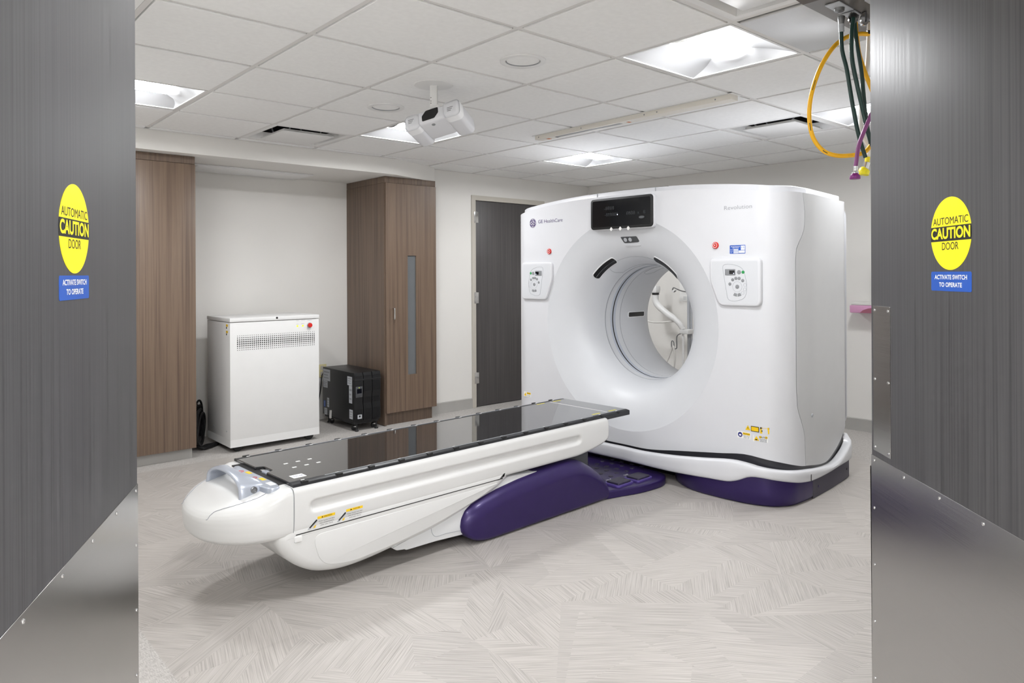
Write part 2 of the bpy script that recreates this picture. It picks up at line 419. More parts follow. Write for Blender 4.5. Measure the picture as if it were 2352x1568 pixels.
# wall base
mb = MB()
def basebox(mb, x0, x1, y):
    mb.prism([(0, 0), (.016, 0), (.012, .02), (.009, .1), (0, .106)], lambda a, z, d: (d, y-a, z), x0, x1)
basebox(mb, 3.955, DX0, NW); basebox(mb, DX1, 6.2, NW)
struct('baseboard_north', mb, 'base')
mb = MB(); mb.prism([(0, 0), (.016, 0), (.012, .02), (.009, .1), (0, .106)], lambda a, z, d: (EW(d)-a, d, z), .8, 5.7)
struct('baseboard_east', mb, 'base')

# ceiling: grid of lay-in panels
cells_used = {(-1, 2): 'L', (2, 2): 'L', (5, 2): 'L', (-1, -2): 'L', (2, -2): 'L', (5, -2): 'L', (1, 3): 'V', (5, -1): 'V', (1, -3): 'V', (2, -3): 'P'}
cm = MB(); g = .012
UM0, UM1, VM0, VM1 = .44, 6.4, -.9, 5.47
for i in range(-2, 9):
    for j in range(-7, 5):
        x0, y0 = GU+i*TU, GV+j*TU; x1, y1 = x0+TU, y0+TU
        full = (x0, x1, y0, y1)
        x0c, x1c, y0c, y1c = max(x0, UM0), min(x1, UM1), max(y0, VM0), min(y1, VM1 if i < 3 else NW)
        if x1c-x0c < .02 or y1c-y0c < .02: continue
        kind = cells_used.get((i, j))
        a, b, c, d_ = x0c+g, x1c-g, y0c+g, y1c-g
        if kind is None and b-a > .01 and d_-c > .01:
            cm.box(a+.004, b-.004, c+.004, d_-.004, CE-.006, CE+.02, .002, 0, None, 1)
            cm.add([(a, c, CE+.02), (b, c, CE+.02), (b, d_, CE+.02), (a, d_, CE+.02)], [(0, 1, 2, 3)], 2)  # dark sheet paints the shade in the reveal round each tile
        elif kind == 'P': cm.add([(a, c, CE+.02), (b, c, CE+.02), (b, d_, CE+.02), (a, d_, CE+.02)], [(0, 1, 2, 3)], 2)  # dark backing paints the shaded gap round the steel panel
        # exposed tees
        for (p0, p1, q0, q1) in ((x0c, x1c, y0c, y0c+g), (x0c, x1c, y1c-g, y1c), (x0c, x0c+g, y0c+g, y1c-g), (x1c-g, x1c, y0c+g, y1c-g)):
            cm.box(p0, p1, q0, q1, CE, CE+.022, 0, 1)
struct('ceiling', cm, ['tile', 'tbar', 'gap'])
struct('ceiling_slab', MB().box(.3, 6.6, -1.2, 6.5, 2.6, 2.7), 'base')
mb = MB().prism([(0, 0), (.022, 0), (.022, .003), (.003, .003), (.003, .028), (0, .028)], lambda a, z, d: (d, 5.455-a, CE-.008+z), .44, 3.42)
mb.prism([(0, 0), (.022, 0), (.022, .003), (.003, .003), (.003, .028), (0, .028)], lambda a, z, d: (EW(d)-a, d, CE-.008+z), .75, 5.76)
mb.prism([(0, 0), (.022, 0), (.022, .003), (.003, .003), (.003, .028), (0, .028)], lambda a, z, d: (d, 5.76-a, CE-.008+z), 3.97, 6.28)
struct('trim_ceiling_angle', mb, 'tbar')

def cell(i, j): return GU+(i+.5)*TU, GV+(j+.5)*TU
# recessed troffers: centre lens between two curved reflectors
def make_troffer(i, j, label):
    x, y = cell(i, j); t = thing('ceiling_light', label, 'ceiling light', (x, y, CE), 0, 'square recessed ceiling lights')
    h = .300; k = .11; fr = MB()
    for a, b, c, d in ((-h, h, -h, -h+.012), (-h, h, h-.012, h), (-h, -h+.012, -h+.012, h-.012), (h-.012, h, -h+.012, h-.012)): fr.box(a, b, c, d, -.002, .02)
    fr.build('frame', 'lampframe', t)
    e = h-.012
    for sg in (-1, 1):
        rows = []
        for q in range(11):
            s = q/10; yy = e+(k-e)*s; zz = .002+.045*sin(s*PI/2)
            ex = e-.10*(s**2.2)
            rows.append([(-ex, sg*yy, zz), (ex, sg*yy, zz)])
        MB().grid(rows).build('reflector', 'reflector', t)
    for sg in (-1, 1):
        rows = [[(sg*(e-.10*(abs(s)**2.2 if False else 1)*sin(PI/2*u)), 0, 0) for s in (0,)] for u in (0,)]
        m = MB(); R_ = []
        for q in range(11):
            s = q/10; yy = e+(k-e)*s; zz = .002+.045*sin(s*PI/2); ex = e-.10*(s**2.2); R_.append((ex, yy, zz))
        top = [(sg*x_, y_, z_) for x_, y_, z_ in R_] + [(sg*x_, -y_, z_) for x_, y_, z_ in R_[::-1]]
        bot = [(sg*e, p[1], .002) for p in top]
        m.grid([bot, top]); m.build('end_reflector', 'reflector', t)
    rows = []
    for q in range(9):
        s = -1+q/4; rows.append([(-e+.10, s*k, .047-.022*(1-s*s)), (e-.10, s*k, .047-.022*(1-s*s))])
    MB().grid(rows).build('lens', 'lens', t)
    return t
make_troffer(-1, 2, 'lit square ceiling light at the left, partly behind the left door')
make_troffer(2, 2, 'lit square ceiling light directly behind the white ceiling camera')
make_troffer(5, 2, 'small far lit ceiling light above the back wall corner')
make_troffer(2, -2, 'largest lit ceiling light, in front of the steel ceiling panel with hoses')
make_troffer(5, -2, 'lit ceiling light behind the hanging gas hoses')
make_troffer(-1, -2, 'lit square ceiling light just inside the open entrance doors')
# unseen corridor lights, added and strengthened to fill the room
for (x, y) in ((.15, -.6), (-1.5, -1.3), (1.8, -1.9), (-1.9, .8), (3.0, -.4)):
    t = thing('corridor_fill_light', {.15: 'unseen square corridor fill light nearest behind the viewer', -1.5: 'added square corridor fill light behind the viewer on the left', 1.8: 'added square corridor fill light far behind the viewer on the right', -1.9: 'added square corridor fill light left of the left entrance door', 3.0: 'added square corridor fill light right of the right entrance door'}[x], 'ceiling light', (x, y, CE+.05), 0, 'unseen corridor fill lights')
    MB().box(-.3, .3, -.3, .3, -.012, 0).build('frame', 'filter', t)
    MB().box(-.28, .28, -.28, .28, -.018, -.0125).build('lens', 'lens_fill', t)
# supply diffusers with a flat plaque
def make_vent(i, j, label):
    x, y = cell(i, j); t = thing('ceiling_vent', label, 'air vent', (x, y, CE), 0, 'square plaque air vents')
    sq = lambda r, z: [(-r, -r, z), (r, -r, z), (r, r, z), (-r, r, z)]
    m = MB(); m.grid([sq(.302, .0), sq(.285, -.003), sq(.268, .0), sq(.255, .03), sq(.245, .05)], 0, True); m.build('frame', 'whitemetal', t, ang=20)
    m = MB(); m.grid([sq(.245, .05), sq(.245, .11)], 0, True); m.add(sq(.245, .11), [(0, 1, 2, 3)]); m.build('duct', 'rubber', t)
    m = MB(); m.box(-.198, .198, -.198, .198, -.015, -.006, .003); m.box(-.185, .185, -.185, .185, -.006, .006); m.build('plaque', 'whitemetal', t)
    for a, b in ((-.12, -.2), (.12, -.2), (-.12, .2), (.12, .2)): MB().cyl((a, b*.6, .0), (a, b, .10), .006).build('bracket', 'lightgrey', t)
make_vent(1, 3, 'square white ceiling vent above the wide grey wall alcove')
make_vent(5, -1, 'square white ceiling vent to the left of the yellow hose loop')
make_vent(1, -3, 'square white ceiling vent cut by the top edge of the picture')
# steel ceiling panel
x, y = cell(2, -3)
o = MB().box(-.2925, .2925, -.2925, .2925, -.010, .010, .003).build('ceiling_panel', 'panelsteel'); o.location = (x, y, CE)
tag(o, 'brushed metal square ceiling panel carrying the gas outlet box', 'ceiling panel')
# downlights (off)
for (i, j, lb) in ((1, -1, 'round white recessed downlight nearer the viewer, right of the ceiling camera'), (1, 1, 'round white recessed downlight left of the ceiling camera')):
    x, y = cell(i, j); t = thing('downlight', lb, 'ceiling light', (x, y, CE-.006), 0, 'round recessed downlights')
    tf = lambda a, b, h: (a, b, h)
    MB().lathe([(.112, .0), (.112, -.006), (.106, -.009), (.086, -.007), (.082, .0)], tf, 48).build('trim_ring', 'whitemetal', t)
    m = MB(); m.lathe([(.083, -.005), (.079, .004)], tf, 48, 1); m.lathe([(.079, .003), (.0, .003)], tf, 48, 0); m.build('diffuser', ['whitemetal', 'grey'], t)

# ---------------------------------------------------------------- doors
def rot2(v): return math.atan2(v[1], v[0])
def make_entry_door(n, loc, e, vis, label):
    """local x runs from hinge to free edge; vis = sign of the visible face's normal"""
    d = thing('door_%d' % n, label, 'door', loc, rot2(e), 'pair of entrance door leaves', 'structure')
    W = .93; T = .045
    MB().box(0, W, min(0, -vis*T), max(0, -vis*T), .01, 2.20, .002).build('leaf', 'doorwood', d)
    tf = lambda x, z, h: (x, vis*h, z)
    k = MB().prism(rrect(.0, W-.004, .012, .9, .001, 1), tf, .0, .0015, .0006, 1).build('kick_plate', 'steel', d)
    sc = [(.018+.157*q, .888) for q in range(6)]+[(.018, .765-.147*q) for q in range(5)]
    for x, z in sc:
        s = MB(); s.lathe([(.0038, .0015), (.0036, .0026), (.002, .0034), (0, .0036)], lambda a, b, h, x=x, z=z: tf(x+a, z+b, h), 12); s.build('screw', 'chrome', k)
    cx = .4195 if n == 1 else .3765; cz = 1.4555; mir = vis > 0
    R = .0765
    s = MB(); cir = [(cx+R*cos(2*PI*q/72), cz+R*sin(2*PI*q/72)) for q in range(72)]
    s.prism(cir, tf, .0, .0006)
    s = s.build('caution_sign', 'yellow', d)
    b = MB(); hb = .0155; pts = []
    for q in range(25):
        a = -math.asin(hb/R)+2*math.asin(hb/R)*q/24; pts.append((cx+R*cos(a), cz+R*sin(a)))
    pts += [(2*cx-x, z) for x, z in pts[::-1]]
    b.prism(pts, tf, .0, .0008); b.build('black_band', 'inkblack', s)
    tx = lambda x, z, h: tf(x, z, h)
    m = MB().text('AUTOMATIC', tx, cx, cz+.0262, .0158, .132, 0, 0, .00085, mir)
    m.text('DOOR', tx, cx, cz-.0272, .0165, .062, 0, 0, .00085, mir); m.build('lettering', 'inkblack', s)
    MB().text('CAUTION', tx, cx, cz-.0002, .0232, .147, .036, 0, .0011, mir).build('caution_lettering', 'yellow', s)
    s = MB().prism(rrect(cx-.0755, cx+.0755, 1.3345, 1.3755, .004), tf, 0, .0006).build('instruction_sign', 'blue', d)
    m = MB().text('ACTIVATE SWITCH', tx, cx, 1.3635, .0095, .122, .022, 0, .0009, mir); m.text('TO OPERATE', tx, cx, 1.3475, .0095, .086, .022, 0, .0009, mir)
    m.build('lettering', 'white', s)
    return d, tf
el = Vector((-.446, -.895, 0)); er = Vector((-.705, -.709, 0))
d1, tf1 = make_entry_door(1, Hl, el, 1, 'left grey wood entrance door leaf with steel kick plate and yellow caution sign')
d2, tf2 = make_entry_door(2, Hr, er, -1, 'right grey wood entrance door leaf with a narrow steel push plate')
k = MB().prism(rrect(.014, .108, .914, 1.289, .001, 1), tf2, 0, .0015, .0006, 1).build('push_plate', 'steel', d2)
for x in (.024, .098):
    for z in (.925, 1.1, 1.278):
        MB().lathe([(.0038, .0015), (.0036, .003), (0, .0036)], lambda a, b, h, x=x, z=z: tf2(x+a, z+b, h), 12).build('screw', 'chrome', k)
# back door
d3 = thing('door_3', 'closed charcoal wood door in the back wall behind the scanner', 'door', (4.573, NW, 0), 0, None, 'structure')
off = (4.573, NW, 0)
m = MB(); m.box(DX0, DX0+.05, NW-.012, NW+.10, 0, DZ); m.box(DX1-.05, DX1, NW-.012, NW+.10, 0, DZ); m.box(DX0+.05, DX1-.05, NW-.012, NW+.10, DZ-.05, DZ)
m.box(DX0+.05, DX0+.065, NW+.06, NW+.10, 0, DZ-.05); m.build('frame', 'frame', d3, off)
m = MB().box(DX0+.056, DX1-.056, NW+.012, NW+.055, .008, DZ-.054, .002); m.build('leaf', 'doordark', d3, off)
for z in (1.96, 1.13, .305):
    m = MB(); m.cyl((DX0+.055, NW-.004, z-.06), (DX0+.055, NW-.004, z+.06), .008, n=10); m.box(DX0+.028, DX0+.082, NW-.015, NW-.0118, z-.057, z+.057, .001); m.build('hinge', 'chrome', d3, off)

# ---------------------------------------------------------------- tall cabinets
def slab_door(mb, x0, x1, y0, y1, z0, z1): mb.box(x0, x1, y0, y1, z0, z1, .0025)
t = thing('tall_cabinet', 'tall walnut laminate cabinet left of the alcove, at the left door edge', 'cabinet', (1.4, 5.95, 0), 0, 'walnut tall cabinets')
off = (1.4, 5.95, 0)
MB().box(1.0, 1.745, 5.602, AW-.004, .085, 2.20).build('body', 'wooddark', t, off)
MB().box(1.345, 1.752, 5.58, 5.60, .083, 2.205, .002).build('door', 'wood', t, off)
MB().box(.95, 1.342, 5.58, 5.60, .083, 2.205, .002).build('door', 'wood', t, off)
MB().box(.95, 1.75, 5.585, AW-.004, 2.2075, SB-.002, .001).build('top_filler', 'wooddark', t, off)
MB().box(1.0, 1.735, 5.63, AW-.01, .0, .083).build('toe_kick', 'base', t, off)
t = thing('tall_cabinet', 'tall walnut laminate cabinet with a narrow glass slot, right of the alcove', 'cabinet', (3.67, 5.95, 0), 0, 'walnut tall cabinets')
off = (3.67, 5.95, 0)
m = MB(); m.box(3.393, 3.413, 5.605, AW-.004, .005, 2.205); m.box(3.925, 3.945, 5.605, AW-.06, .115, 2.205); m.box(3.413, 3.925, 5.605, AW-.06, .115, .135); m.box(3.413, 3.925, 5.605, AW-.06, 2.185, 2.205); m.box(3.413, 3.925, AW-.08, AW-.06, .135, 2.185)
m.build('body', 'wooddark', t, off)
m = MB(); x0, x1, y0, y1 = 3.400, 3.948, 5.58, 5.602; a, b, z0, z1 = 3.628, 3.722, .448, 1.548
for q in ((x0, a, .118, 2.205), (b, x1, .118, 2.205), (a, b, .118, z0), (a, b, z1, 2.205)): m.box(q[0], q[1], y0, y1, q[2], q[3])
dr = m.build('door', 'wood', t, off)
MB().box(a, b, 5.592, 5.597, z0, z1).build('glass_slot', 'slotglass', dr)
bpy.data.objects[dr.children[0].name].location = (-off[0], -off[1], -off[2])
m = MB().tube(catmull([(3.470, 5.58, .965), (3.470, 5.556, .968), (3.470, 5.552, .985), (3.470, 5.552, 1.05), (3.470, 5.556, 1.066), (3.470, 5.58, 1.069)], 4), .0055, 10); m.build('pull_handle', 'chrome', dr, off)
MB().box(3.393, 3.95, 5.59, AW-.004, 2.2075, SB-.002, .001).build('top_filler', 'wooddark', t, off)
MB().box(3.414, 3.935, 5.64, 5.66, 0, .113).build('toe_kick', 'wooddark', t, off)

# return grille in the alcove soffit
t = thing('return_grille', 'flat white access panel in the soffit above the alcove', 'ceiling panel', (2.35, 6.1, SB), 0)
MB().box(-.50, .51, -.19, .19, -.012, -.001, .002).build('frame', 'whitemetal', t)
MB().box(-.47, .48, -.165, .165, -.016, -.0122, .001).build('panel', 'tile', t)
# outlet on alcove wall
t = thing('wall_outlet', 'ivory double wall outlet between white cabinet and black battery unit', 'outlet', (3.125, AW, .46))
MB().box(-.045, .045, -.008, -.0005, -.062, .062, .003).build('plate', 'outlet', t)
for z in (.028, -.028): MB().prism(rrect(-.017, .017, z-.02, z+.02, .008), lambda x, y, d: (x, -d, y), .008, .011).build('socket', 'frame', t)
MB().tube(catmull([(0, -.012, -.028), (-.02, -.04, -.05), (-.03, -.04, -.15), (-.05, -.03, -.3), (-.06, -.03, -.45)], 6), .005, 8).build('plug_cord', 'rubber', t)

# ---------------------------------------------------------------- CT scanner, local frame: a along the bore (away from the table), b to the left, z up
OX, OY = 3.88, 3.225
def W3(a, b, z=0.): return (OX+a*cos(D)-b*sin(D), OY+a*sin(D)+b*cos(D), z)
GA = .47; goff = (GA, 0, 0)
G = thing('ct_scanner', 'large white ring-shaped body scanner with round bore and purple base', 'scanner', W3(GA, 0), D)
ZB, RB = 1.02, .742
# plan of the cover: flat front, elliptic corner, straight flank that tapers behind a crease
plan = [(0, 0), (0, .5), (0, .9)]
for q in range(0, 15):
    t = PI/2*q/14; plan.append((.22*(1-cos(t)), .97+.20*sin(t)))
plan += [(.30, 1.17), (.385, 1.17), (.395, 1.1695), (.41, 1.168), (.6, 1.147), (.8, 1.125), (.995, 1.103)]
for q in range(1, 7):
    t = PI/2*q/6; plan.append((.995+.05*sin(t), 1.053+.05*cos(t)))
cum = [0]
for p, q in zip(plan, plan[1:]): cum.append(cum[-1]+math.hypot(q[0]-p[0], q[1]-p[1]))
def plan_at(s, d=0., P=None, Cm=None):
    P = P or plan; Cm = Cm or cum; sg = 1 if s >= 0 else -1; x = min(abs(s), Cm[-1]-1e-6)
    for i in range(len(P)-1):
        if x <= Cm[i+1]: break
    def tg(i):
        i = max(0, min(len(P)-2, i)); dx, dy = P[i+1][0]-P[i][0], P[i+1][1]-P[i][1]; l = math.hypot(dx, dy) or 1; return dx/l, dy/l
    t = (x-Cm[i])/max(1e-9, Cm[i+1]-Cm[i]); a = P[i][0]+(P[i+1][0]-P[i][0])*t; b = P[i][1]+(P[i+1][1]-P[i][1])*t
    t0, t1, t2 = tg(i-1), tg(i), tg(i+1)
    k = abs(t-.5); o = t0 if t < .5 else t2; tx = (t1[0]*(1-k)+o[0]*k, t1[1]*(1-k)+o[1]*k); l = math.hypot(*tx)
    nx = (tx[1]/l, -tx[0]/l)       # inward normal
    return a+nx[0]*d, sg*(b+nx[1]*d)
S_FLANK = None
for (p, c) in zip(plan, cum):
    if abs(p[0]-.22) < 1e-6: S_FLANK = c
def s_of_a(a):      # arc length on the flank/corner for a given a
    if a >= .22: return S_FLANK+(a-.22)*1.0005
    for i in range(len(plan)-1):
        if plan[i+1][0] >= a and plan[i+1][1] > .97: 
            t = (a-plan[i][0])/max(1e-9, plan[i+1][0]-plan[i][0]); return cum[i]+t*(cum[i+1]-cum[i])
def seam_a(z): return interp(z, [(.20, .262), (.36, .252), (.60, .165), (.70, .160), (1.44, .157), (1.50, .162), (1.66, .258), (1.74, .262), (1.86, .240)])
def ztop(b): return 1.928-.066*abs(b/1.03)**2.6 if abs(b) < 1.06 else 1.856
def zbot(s):
    return cub(abs(s), [(0, .180), (.2, .182), (.45, .215), (.75, .255), (.93, .278), (1.10, .258), (S_FLANK, .214), (S_FLANK+.1, .200)])
# front cover outline in (s, z)
out = []
sb = s_of_a(seam_a(.19)); st = s_of_a(seam_a(1.855))
N1 = 56
for q in range(N1+1):
    s = -sb+2*sb*q/N1; out.append((s, zbot(s)))
zl, zh = zbot(sb), 1.856
for q in range(1, 44):
    z = zl+(zh-zl)*q/44; out.append((s_of_a(seam_a(z)), z))
for q in range(N1+1):
    s = st-2*st*q/N1; a, b = plan_at(s); out.append((s, ztop(b)))
for q in range(43, 0, -1):
    z = zl+(zh-zl)*q/44; out.append((-s_of_a(seam_a(z)), z))
m = MB(); K = 34; rows = []
for k in range(K+1):
    t = (k/K); row = []
    for (s, z) in out:
        l = math.hypot(s, z-ZB); cs, cz = s/l*RB, ZB+(z-ZB)/l*RB
        x, y = cs+(s-cs)*t, cz+(z-cz)*t
        a, b = plan_at(x); row.append((a, b, y))
    rows.append(row)
for dd, sh in ((.004, .0015), (.010, .004), (.028, .005)):      # turned-in edge
    row = []
    ins = inset([(s, z) for s, z in out], sh)
    for (s, z) in ins:
        a, b = plan_at(s, dd); row.append((a, b, z))
    rows.append(row)
m.grid(rows, 0, True)
m.build('front_cover', 'gantry', G, goff, 50)
# flared bore
def bt(x, y, h): return (h, x, ZB+y)
fl_prof = [(RB, .0), (.735, .0022), (.70, .012), (.66, .0235), (.62, .036), (.58, .052), (.545, .071), (.515, .092), (.49, .116), (.468, .146), (.45, .18), (.436, .215), (.427, .25), (.421, .285), (.418, .30)]
MB().lathe(fl_prof, bt, 128).build('bore_flare', 'gantry_in', G, goff, 60)
m = MB(); m.lathe([(.4185, .296), (.4165, .298), (.4165, .303), (.4180, .305)], bt, 128); m.lathe([(.4105, .463), (.4085, .465), (.4085, .470), (.4105, .472)], bt, 128); m.build('window_edge', 'linegrey', G, goff)
m = MB(); m.lathe([(.4175, .305), (.414, .355)], bt, 128, 0); m.lathe([(.414, .355), (.413, .377)], bt, 128, 1); m.lathe([(.413, .377), (.4124, .389)], bt, 128, 2); m.lathe([(.4124, .389), (.411, .415)], bt, 128, 1); m.lathe([(.411, .415), (.409, .465)], bt, 128, 0)
m.build('scan_window', ['gantry_in', 'window_blue', 'inkblack'], G, goff, 60)
MB().lathe([(.4105, .47), (.409, .60), (.410, .72), (.418, .80), (.436, .86), (.464, .90), (.50, .935), (.55, .98), (.60, 1.02), (.64, 1.038)], bt, 128).build('rear_bore', 'gantry_in', G, goff, 60)
# faint outlines of the overhead patient light covers
for prof_r, ahw in ((lambda h: lerp_tab(h, [(q[1], q[0]) for q in fl_prof])-.0012, (.135, .27, .55)), (lambda h: .4085, (.50, .62, .50))):
    a0, a1, wd = ahw; pts = []
    for q in range(41):
        t = -wd+2*wd*q/40; r_ = prof_r(a0); pts.append((a0+.0*t, t))
    for q in range(13):
        u = PI*q/12; pts.append((a0+(a1-a0)*.9*q/12, wd+.12*sin(u)*.4))
    for q in range(41): pts.append((a1, wd-2*wd*q/40))
    pts = [(h, t, prof_r(h)) for h, t in pts]
    MB().tube([(h, r*sin(t), ZB+r*cos(t)) for h, t, r in pts], .0011, 6).build('light_cover_outline', 'linegrey', G, goff)
# side covers
def side_zb(a): return cub(a, [(.16, .215), (.26, .206), (.38, .188), (.49, .172), (.60, .168), (.73, .198), (.85, .242), (.95, .300), (1.01, .355), (1.045, .42)])
for sg in (1, -1):
    m = MB(); rows = []; NQ, NT_ = 30, 44
    for q in range(NQ+1):
        f = q/NQ; row = []
        zb0 = side_zb(.25*(1-f)+1.04*f)
        for k in range(NT_+1):
            z = zb0+(1.856-zb0)*k/NT_
            sa = s_of_a(seam_a(max(z, .2)))+.005; se = cum[-1]
            s = sa+(se-sa)*f
            a, b = plan_at(s, .0005); row.append((a, sg*b, z))
        rows.append(row)
    i0 = [plan_at(s_of_a(seam_a(max(r[2], .2)))+.005, .03) for r in rows[0]]
    rows.insert(0, [(p[0], sg*p[1], r[2]) for p, r in zip(i0, rows[0])])
    m.grid(rows); sc = m.build('side_panel', 'side', G, goff, 40)
    mm = MB(); mm.lathe([(.011, -.001), (.011, .002), (.0085, .0045), (0, .0055)], lambda x, y, h: (.355+x, sg*(1.169+h), .50+y), 20); mm.build('latch', 'lightgrey', sc, goff)
# top rim and cap
zr = lambda b: 1.928-.066*min(1, abs(b)/1.06)**2.2+.034
def roof(ins, zf, wall):
    m = MB(); sl = [cum[-1]*q/70 for q in range(71)]
    pts = [plan_at(x_, ins) for x_ in sl]
    lp = [(a, -b) for a, b in pts[::-1]]+pts[1:]
    if wall: m.grid([[(a, b, ztop(b)-.03) for a, b in lp], [(a, b, zf(b)-.004) for a, b in lp], [(a+.003, b*.997, zf(b)) for a, b in lp]])
    m.grid([[(a+(.003 if wall else 0), b*(.997 if wall else 1)*(1-2*k/24), zf(b*(1-2*k/24))) for k in range(25)] for a, b in pts])
    if wall: m.add([(pts[-1][0], pts[-1][1], 1.84), (pts[-1][0], -pts[-1][1], 1.84), (pts[-1][0]+.003, -pts[-1][1], zf(1.06)), (pts[-1][0]+.003, pts[-1][1], zf(1.06))], [(0, 1, 2, 3)])
    return m
roof(.034, zr, True).build('top_cover', 'gantry', G, goff, 40)
for b in (.265, -.25): MB().box(.029, .0315, b-.002, b+.002, ztop(b)-.002, zr(b)-.004).build('top_seam', 'linegrey', G, goff)
# closing deck just under the rim, back cover
roof(.003, lambda b: ztop(b)-.004, False).build('deck', 'gantry', G, goff)
m = MB(); rows = []
bo = rrect(-1.10, 1.10, .30, 1.85, .10, 8); bo = [p for i in range(len(bo)) for p in [bo[i]]+[tuple(Vector(bo[i]).lerp(Vector(bo[(i+1) % len(bo)]), q/12)) for q in range(1, 12)]]
for k in range(9):
    rows.append([(1.04, (b/math.hypot(b, z-ZB)*.64)*(1-k/8)+b*k/8, ZB+((z-ZB)/math.hypot(b, z-ZB)*.64)*(1-k/8)+(z-ZB)*k/8) for b, z in bo])
m.grid(rows, 0, True); m.build('rear_cover', 'gantry', G, goff)
# dark trim behind the lower gap
rows = []
ss = [(-cum[-1])+2*cum[-1]*q/120 for q in range(121)]
def gap_hi(s):
    a, b = plan_at(s); return (zbot(s) if a < .25 else side_zb(a))+.03
def gap_lo(s):
    a, b = plan_at(s); return .06 if a < .3 else .08
m = MB().grid([[(*plan_at(s, .012), gap_lo(s)) for s in ss], [(*plan_at(s, .012), gap_hi(s)*.6+gap_lo(s)*.4) for s in ss], [(*plan_at(s, .016), gap_hi(s)) for s in ss]])
m.build('gap_trim', 'gap', G, goff)
# white lower skirt, bulging forward
sk = [(-.075, 0), (-.085, .2), (-.098, .45), (-.105, .65), (-.098, .85), (-.078, .98)]
for q in range(1, 13):
    t = PI/2*q/12; sk.append((.17-.248*cos(t)*1.0, .98+.215*sin(t)))
sk += [(.30, 1.197), (.6, 1.184), (.9, 1.16), (1.01, 1.145), (1.045, 1.10)]
skc = [0]
for p, q in zip(sk, sk[1:]): skc.append(skc[-1]+math.hypot(q[0]-p[0], q[1]-p[1]))
SF = skc[18]
sk_top = [(0, .176), (.2, .178), (.45, .198), (.70, .228), (.88, .248), (1.03, .234), (SF-.02, .186), (SF+.12, .168), (SF+.30, .150), (SF+.43, .152), (SF+.58, .186), (SF+.70, .232), (SF+.80, .30), (SF+.87, .37), (SF+.91, .40)]
sk_bot = [(0, .090), (.40, .094), (.72, .110), (.86, .118), (.92, .136), (.985, .166), (1.05, .172), (1.15, .160), (SF, .112), (SF+.5, .112), (SF+.92, .115)]
def skp(s, d=0): return plan_at(s, d, sk, skc)
ss = [(-skc[-1])+2*skc[-1]*q/180 for q in range(181)]
T_ = lambda s: cub(abs(s), sk_top)
B_ = lambda s: cub(abs(s), sk_bot)
prof = [(.05, 1, -.002), (.028, 1, .0), (.010, 1, -.001), (.003, 1, -.005), (0, 1, -.014), (-.002, .6, 0), (-.001, .3, 0), (0, 0, .012), (.004, 0, .004), (.012, 0, 0), (.03, 0, .0)]
m = MB(); rows = []
for d_, f, dz in prof: rows.append([(*skp(s, d_), B_(s)+(T_(s)-B_(s))*f+dz) for s in ss])
m.grid(rows); m.build('base_skirt', 'gantry', G, goff, 50)
for sg in (1, -1): MB().box(.270, .275, min(sg*1.198, sg*1.2005), max(sg*1.198, sg*1.2005), .118, .160).build('skirt_seam', 'inkblack', G, goff)
# purple shells on the floor
for sg in (1, -1):
    cpt = [(.30, .30), (.20, .30), (.08, .36), (-.02, .46), (-.085, .60), (-.097, .75), (-.092, .90), (-.070, 1.02), (-.02, 1.12), (.07, 1.18), (.18, 1.196), (.30, 1.20)]
    pp = catmull(cpt, 6); pp = [(p[0], sg*p[1]) for p in pp]
    tf = lambda x, y, h: (x, y, h)
    zt_ = lambda p: .185 if p[0] < -.02 else (.185-.035*min(1, (p[0]+.02)/.12) if abs(p[1]) > .9 else .12)
    pp = [(p[0]+.012, p[1]*.992) for p in pp]
    rows = [[(p[0]+.01, p[1]*.99, .004) for p in pp], [(*p, .02) for p in pp], [(*p, .09) for p in pp], [(p[0]+.003, p[1]*.998, zt_(p)) for p in pp]]
    MB().grid(rows).build('base_shell', 'purple', G, goff, 60)
    pp = [(.316, sg*1.19), (.6, sg*1.178), (.90, sg*1.153), (.97, sg*1.14), (1.0, sg*1.10), (1.0, sg*.3), (.5, sg*.3)]
    rows = [[(*p, .004) for p in pp], [(*p, .128) for p in pp]]
    bs = MB().grid(rows).build('base_side', 'purpledark', G, goff)
    for a_, z_, b_ in ((.40, .06, 1.1865), (.90, .065, 1.153)): MB().lathe([(.008, 0), (.007, .002), (0, .0025)], lambda x, y, h: (a_+x, sg*(b_+h), z_+y), 14).build('fastener', 'purple' if a_ < .5 else 'inkblack', bs, goff)
MB().box(.13, .90, -1.0, 1.0, .004, .12).build('frame_base', 'rubber', G, goff)

# front-face items: tf(x, y, h) with x to the viewer's right (= -b), y up, h toward the viewer
def FF(x, y, h): return (-h, -x, y)
dsp = MB().prism(rrect(-.283, .275, 1.683, 1.914, .028), FF, -.02, .020, .006).build('display_bezel', 'gantry', G, goff)
MB().prism(rrect(-.277, .269, 1.689, 1.908, .024), FF, .0205, .028, .004).build('display_frame', 'black', dsp, goff)
MB().prism(rrect(-.258, .250, 1.706, 1.893, .012), FF, .0282, .0288).build('display_screen', 'blackgloss', dsp, goff)
M['dim'] = pbr('dim_digit', '#24282d', .3)
for q_, x_, y_, w_ in (('-8888', -.105, 1.835, .09), ('-888888', -.085, 1.79, .12), ('8888', .085, 1.79, .075), ('x', .15, 1.79, .016), ('8', .20, 1.79, .018)): MB().text(q_, FF, x_, y_, .024, w_, 0, 0, .0291).build('dim_digits', 'dim', dsp, goff)
MB().lathe([(.004, .0288), (0, .0302)], lambda x, y, h: FF(-.03+x, 1.787+y, h), 10).build('indicator_light', 'ledwhite', dsp, goff)
MB().prism([(.178+.024*cos(2*PI*q/24), 1.757+.009*sin(2*PI*q/24)) for q in range(24)], FF, .0288, .0293).build('sensor_oval', 'darkgrey', dsp, goff)
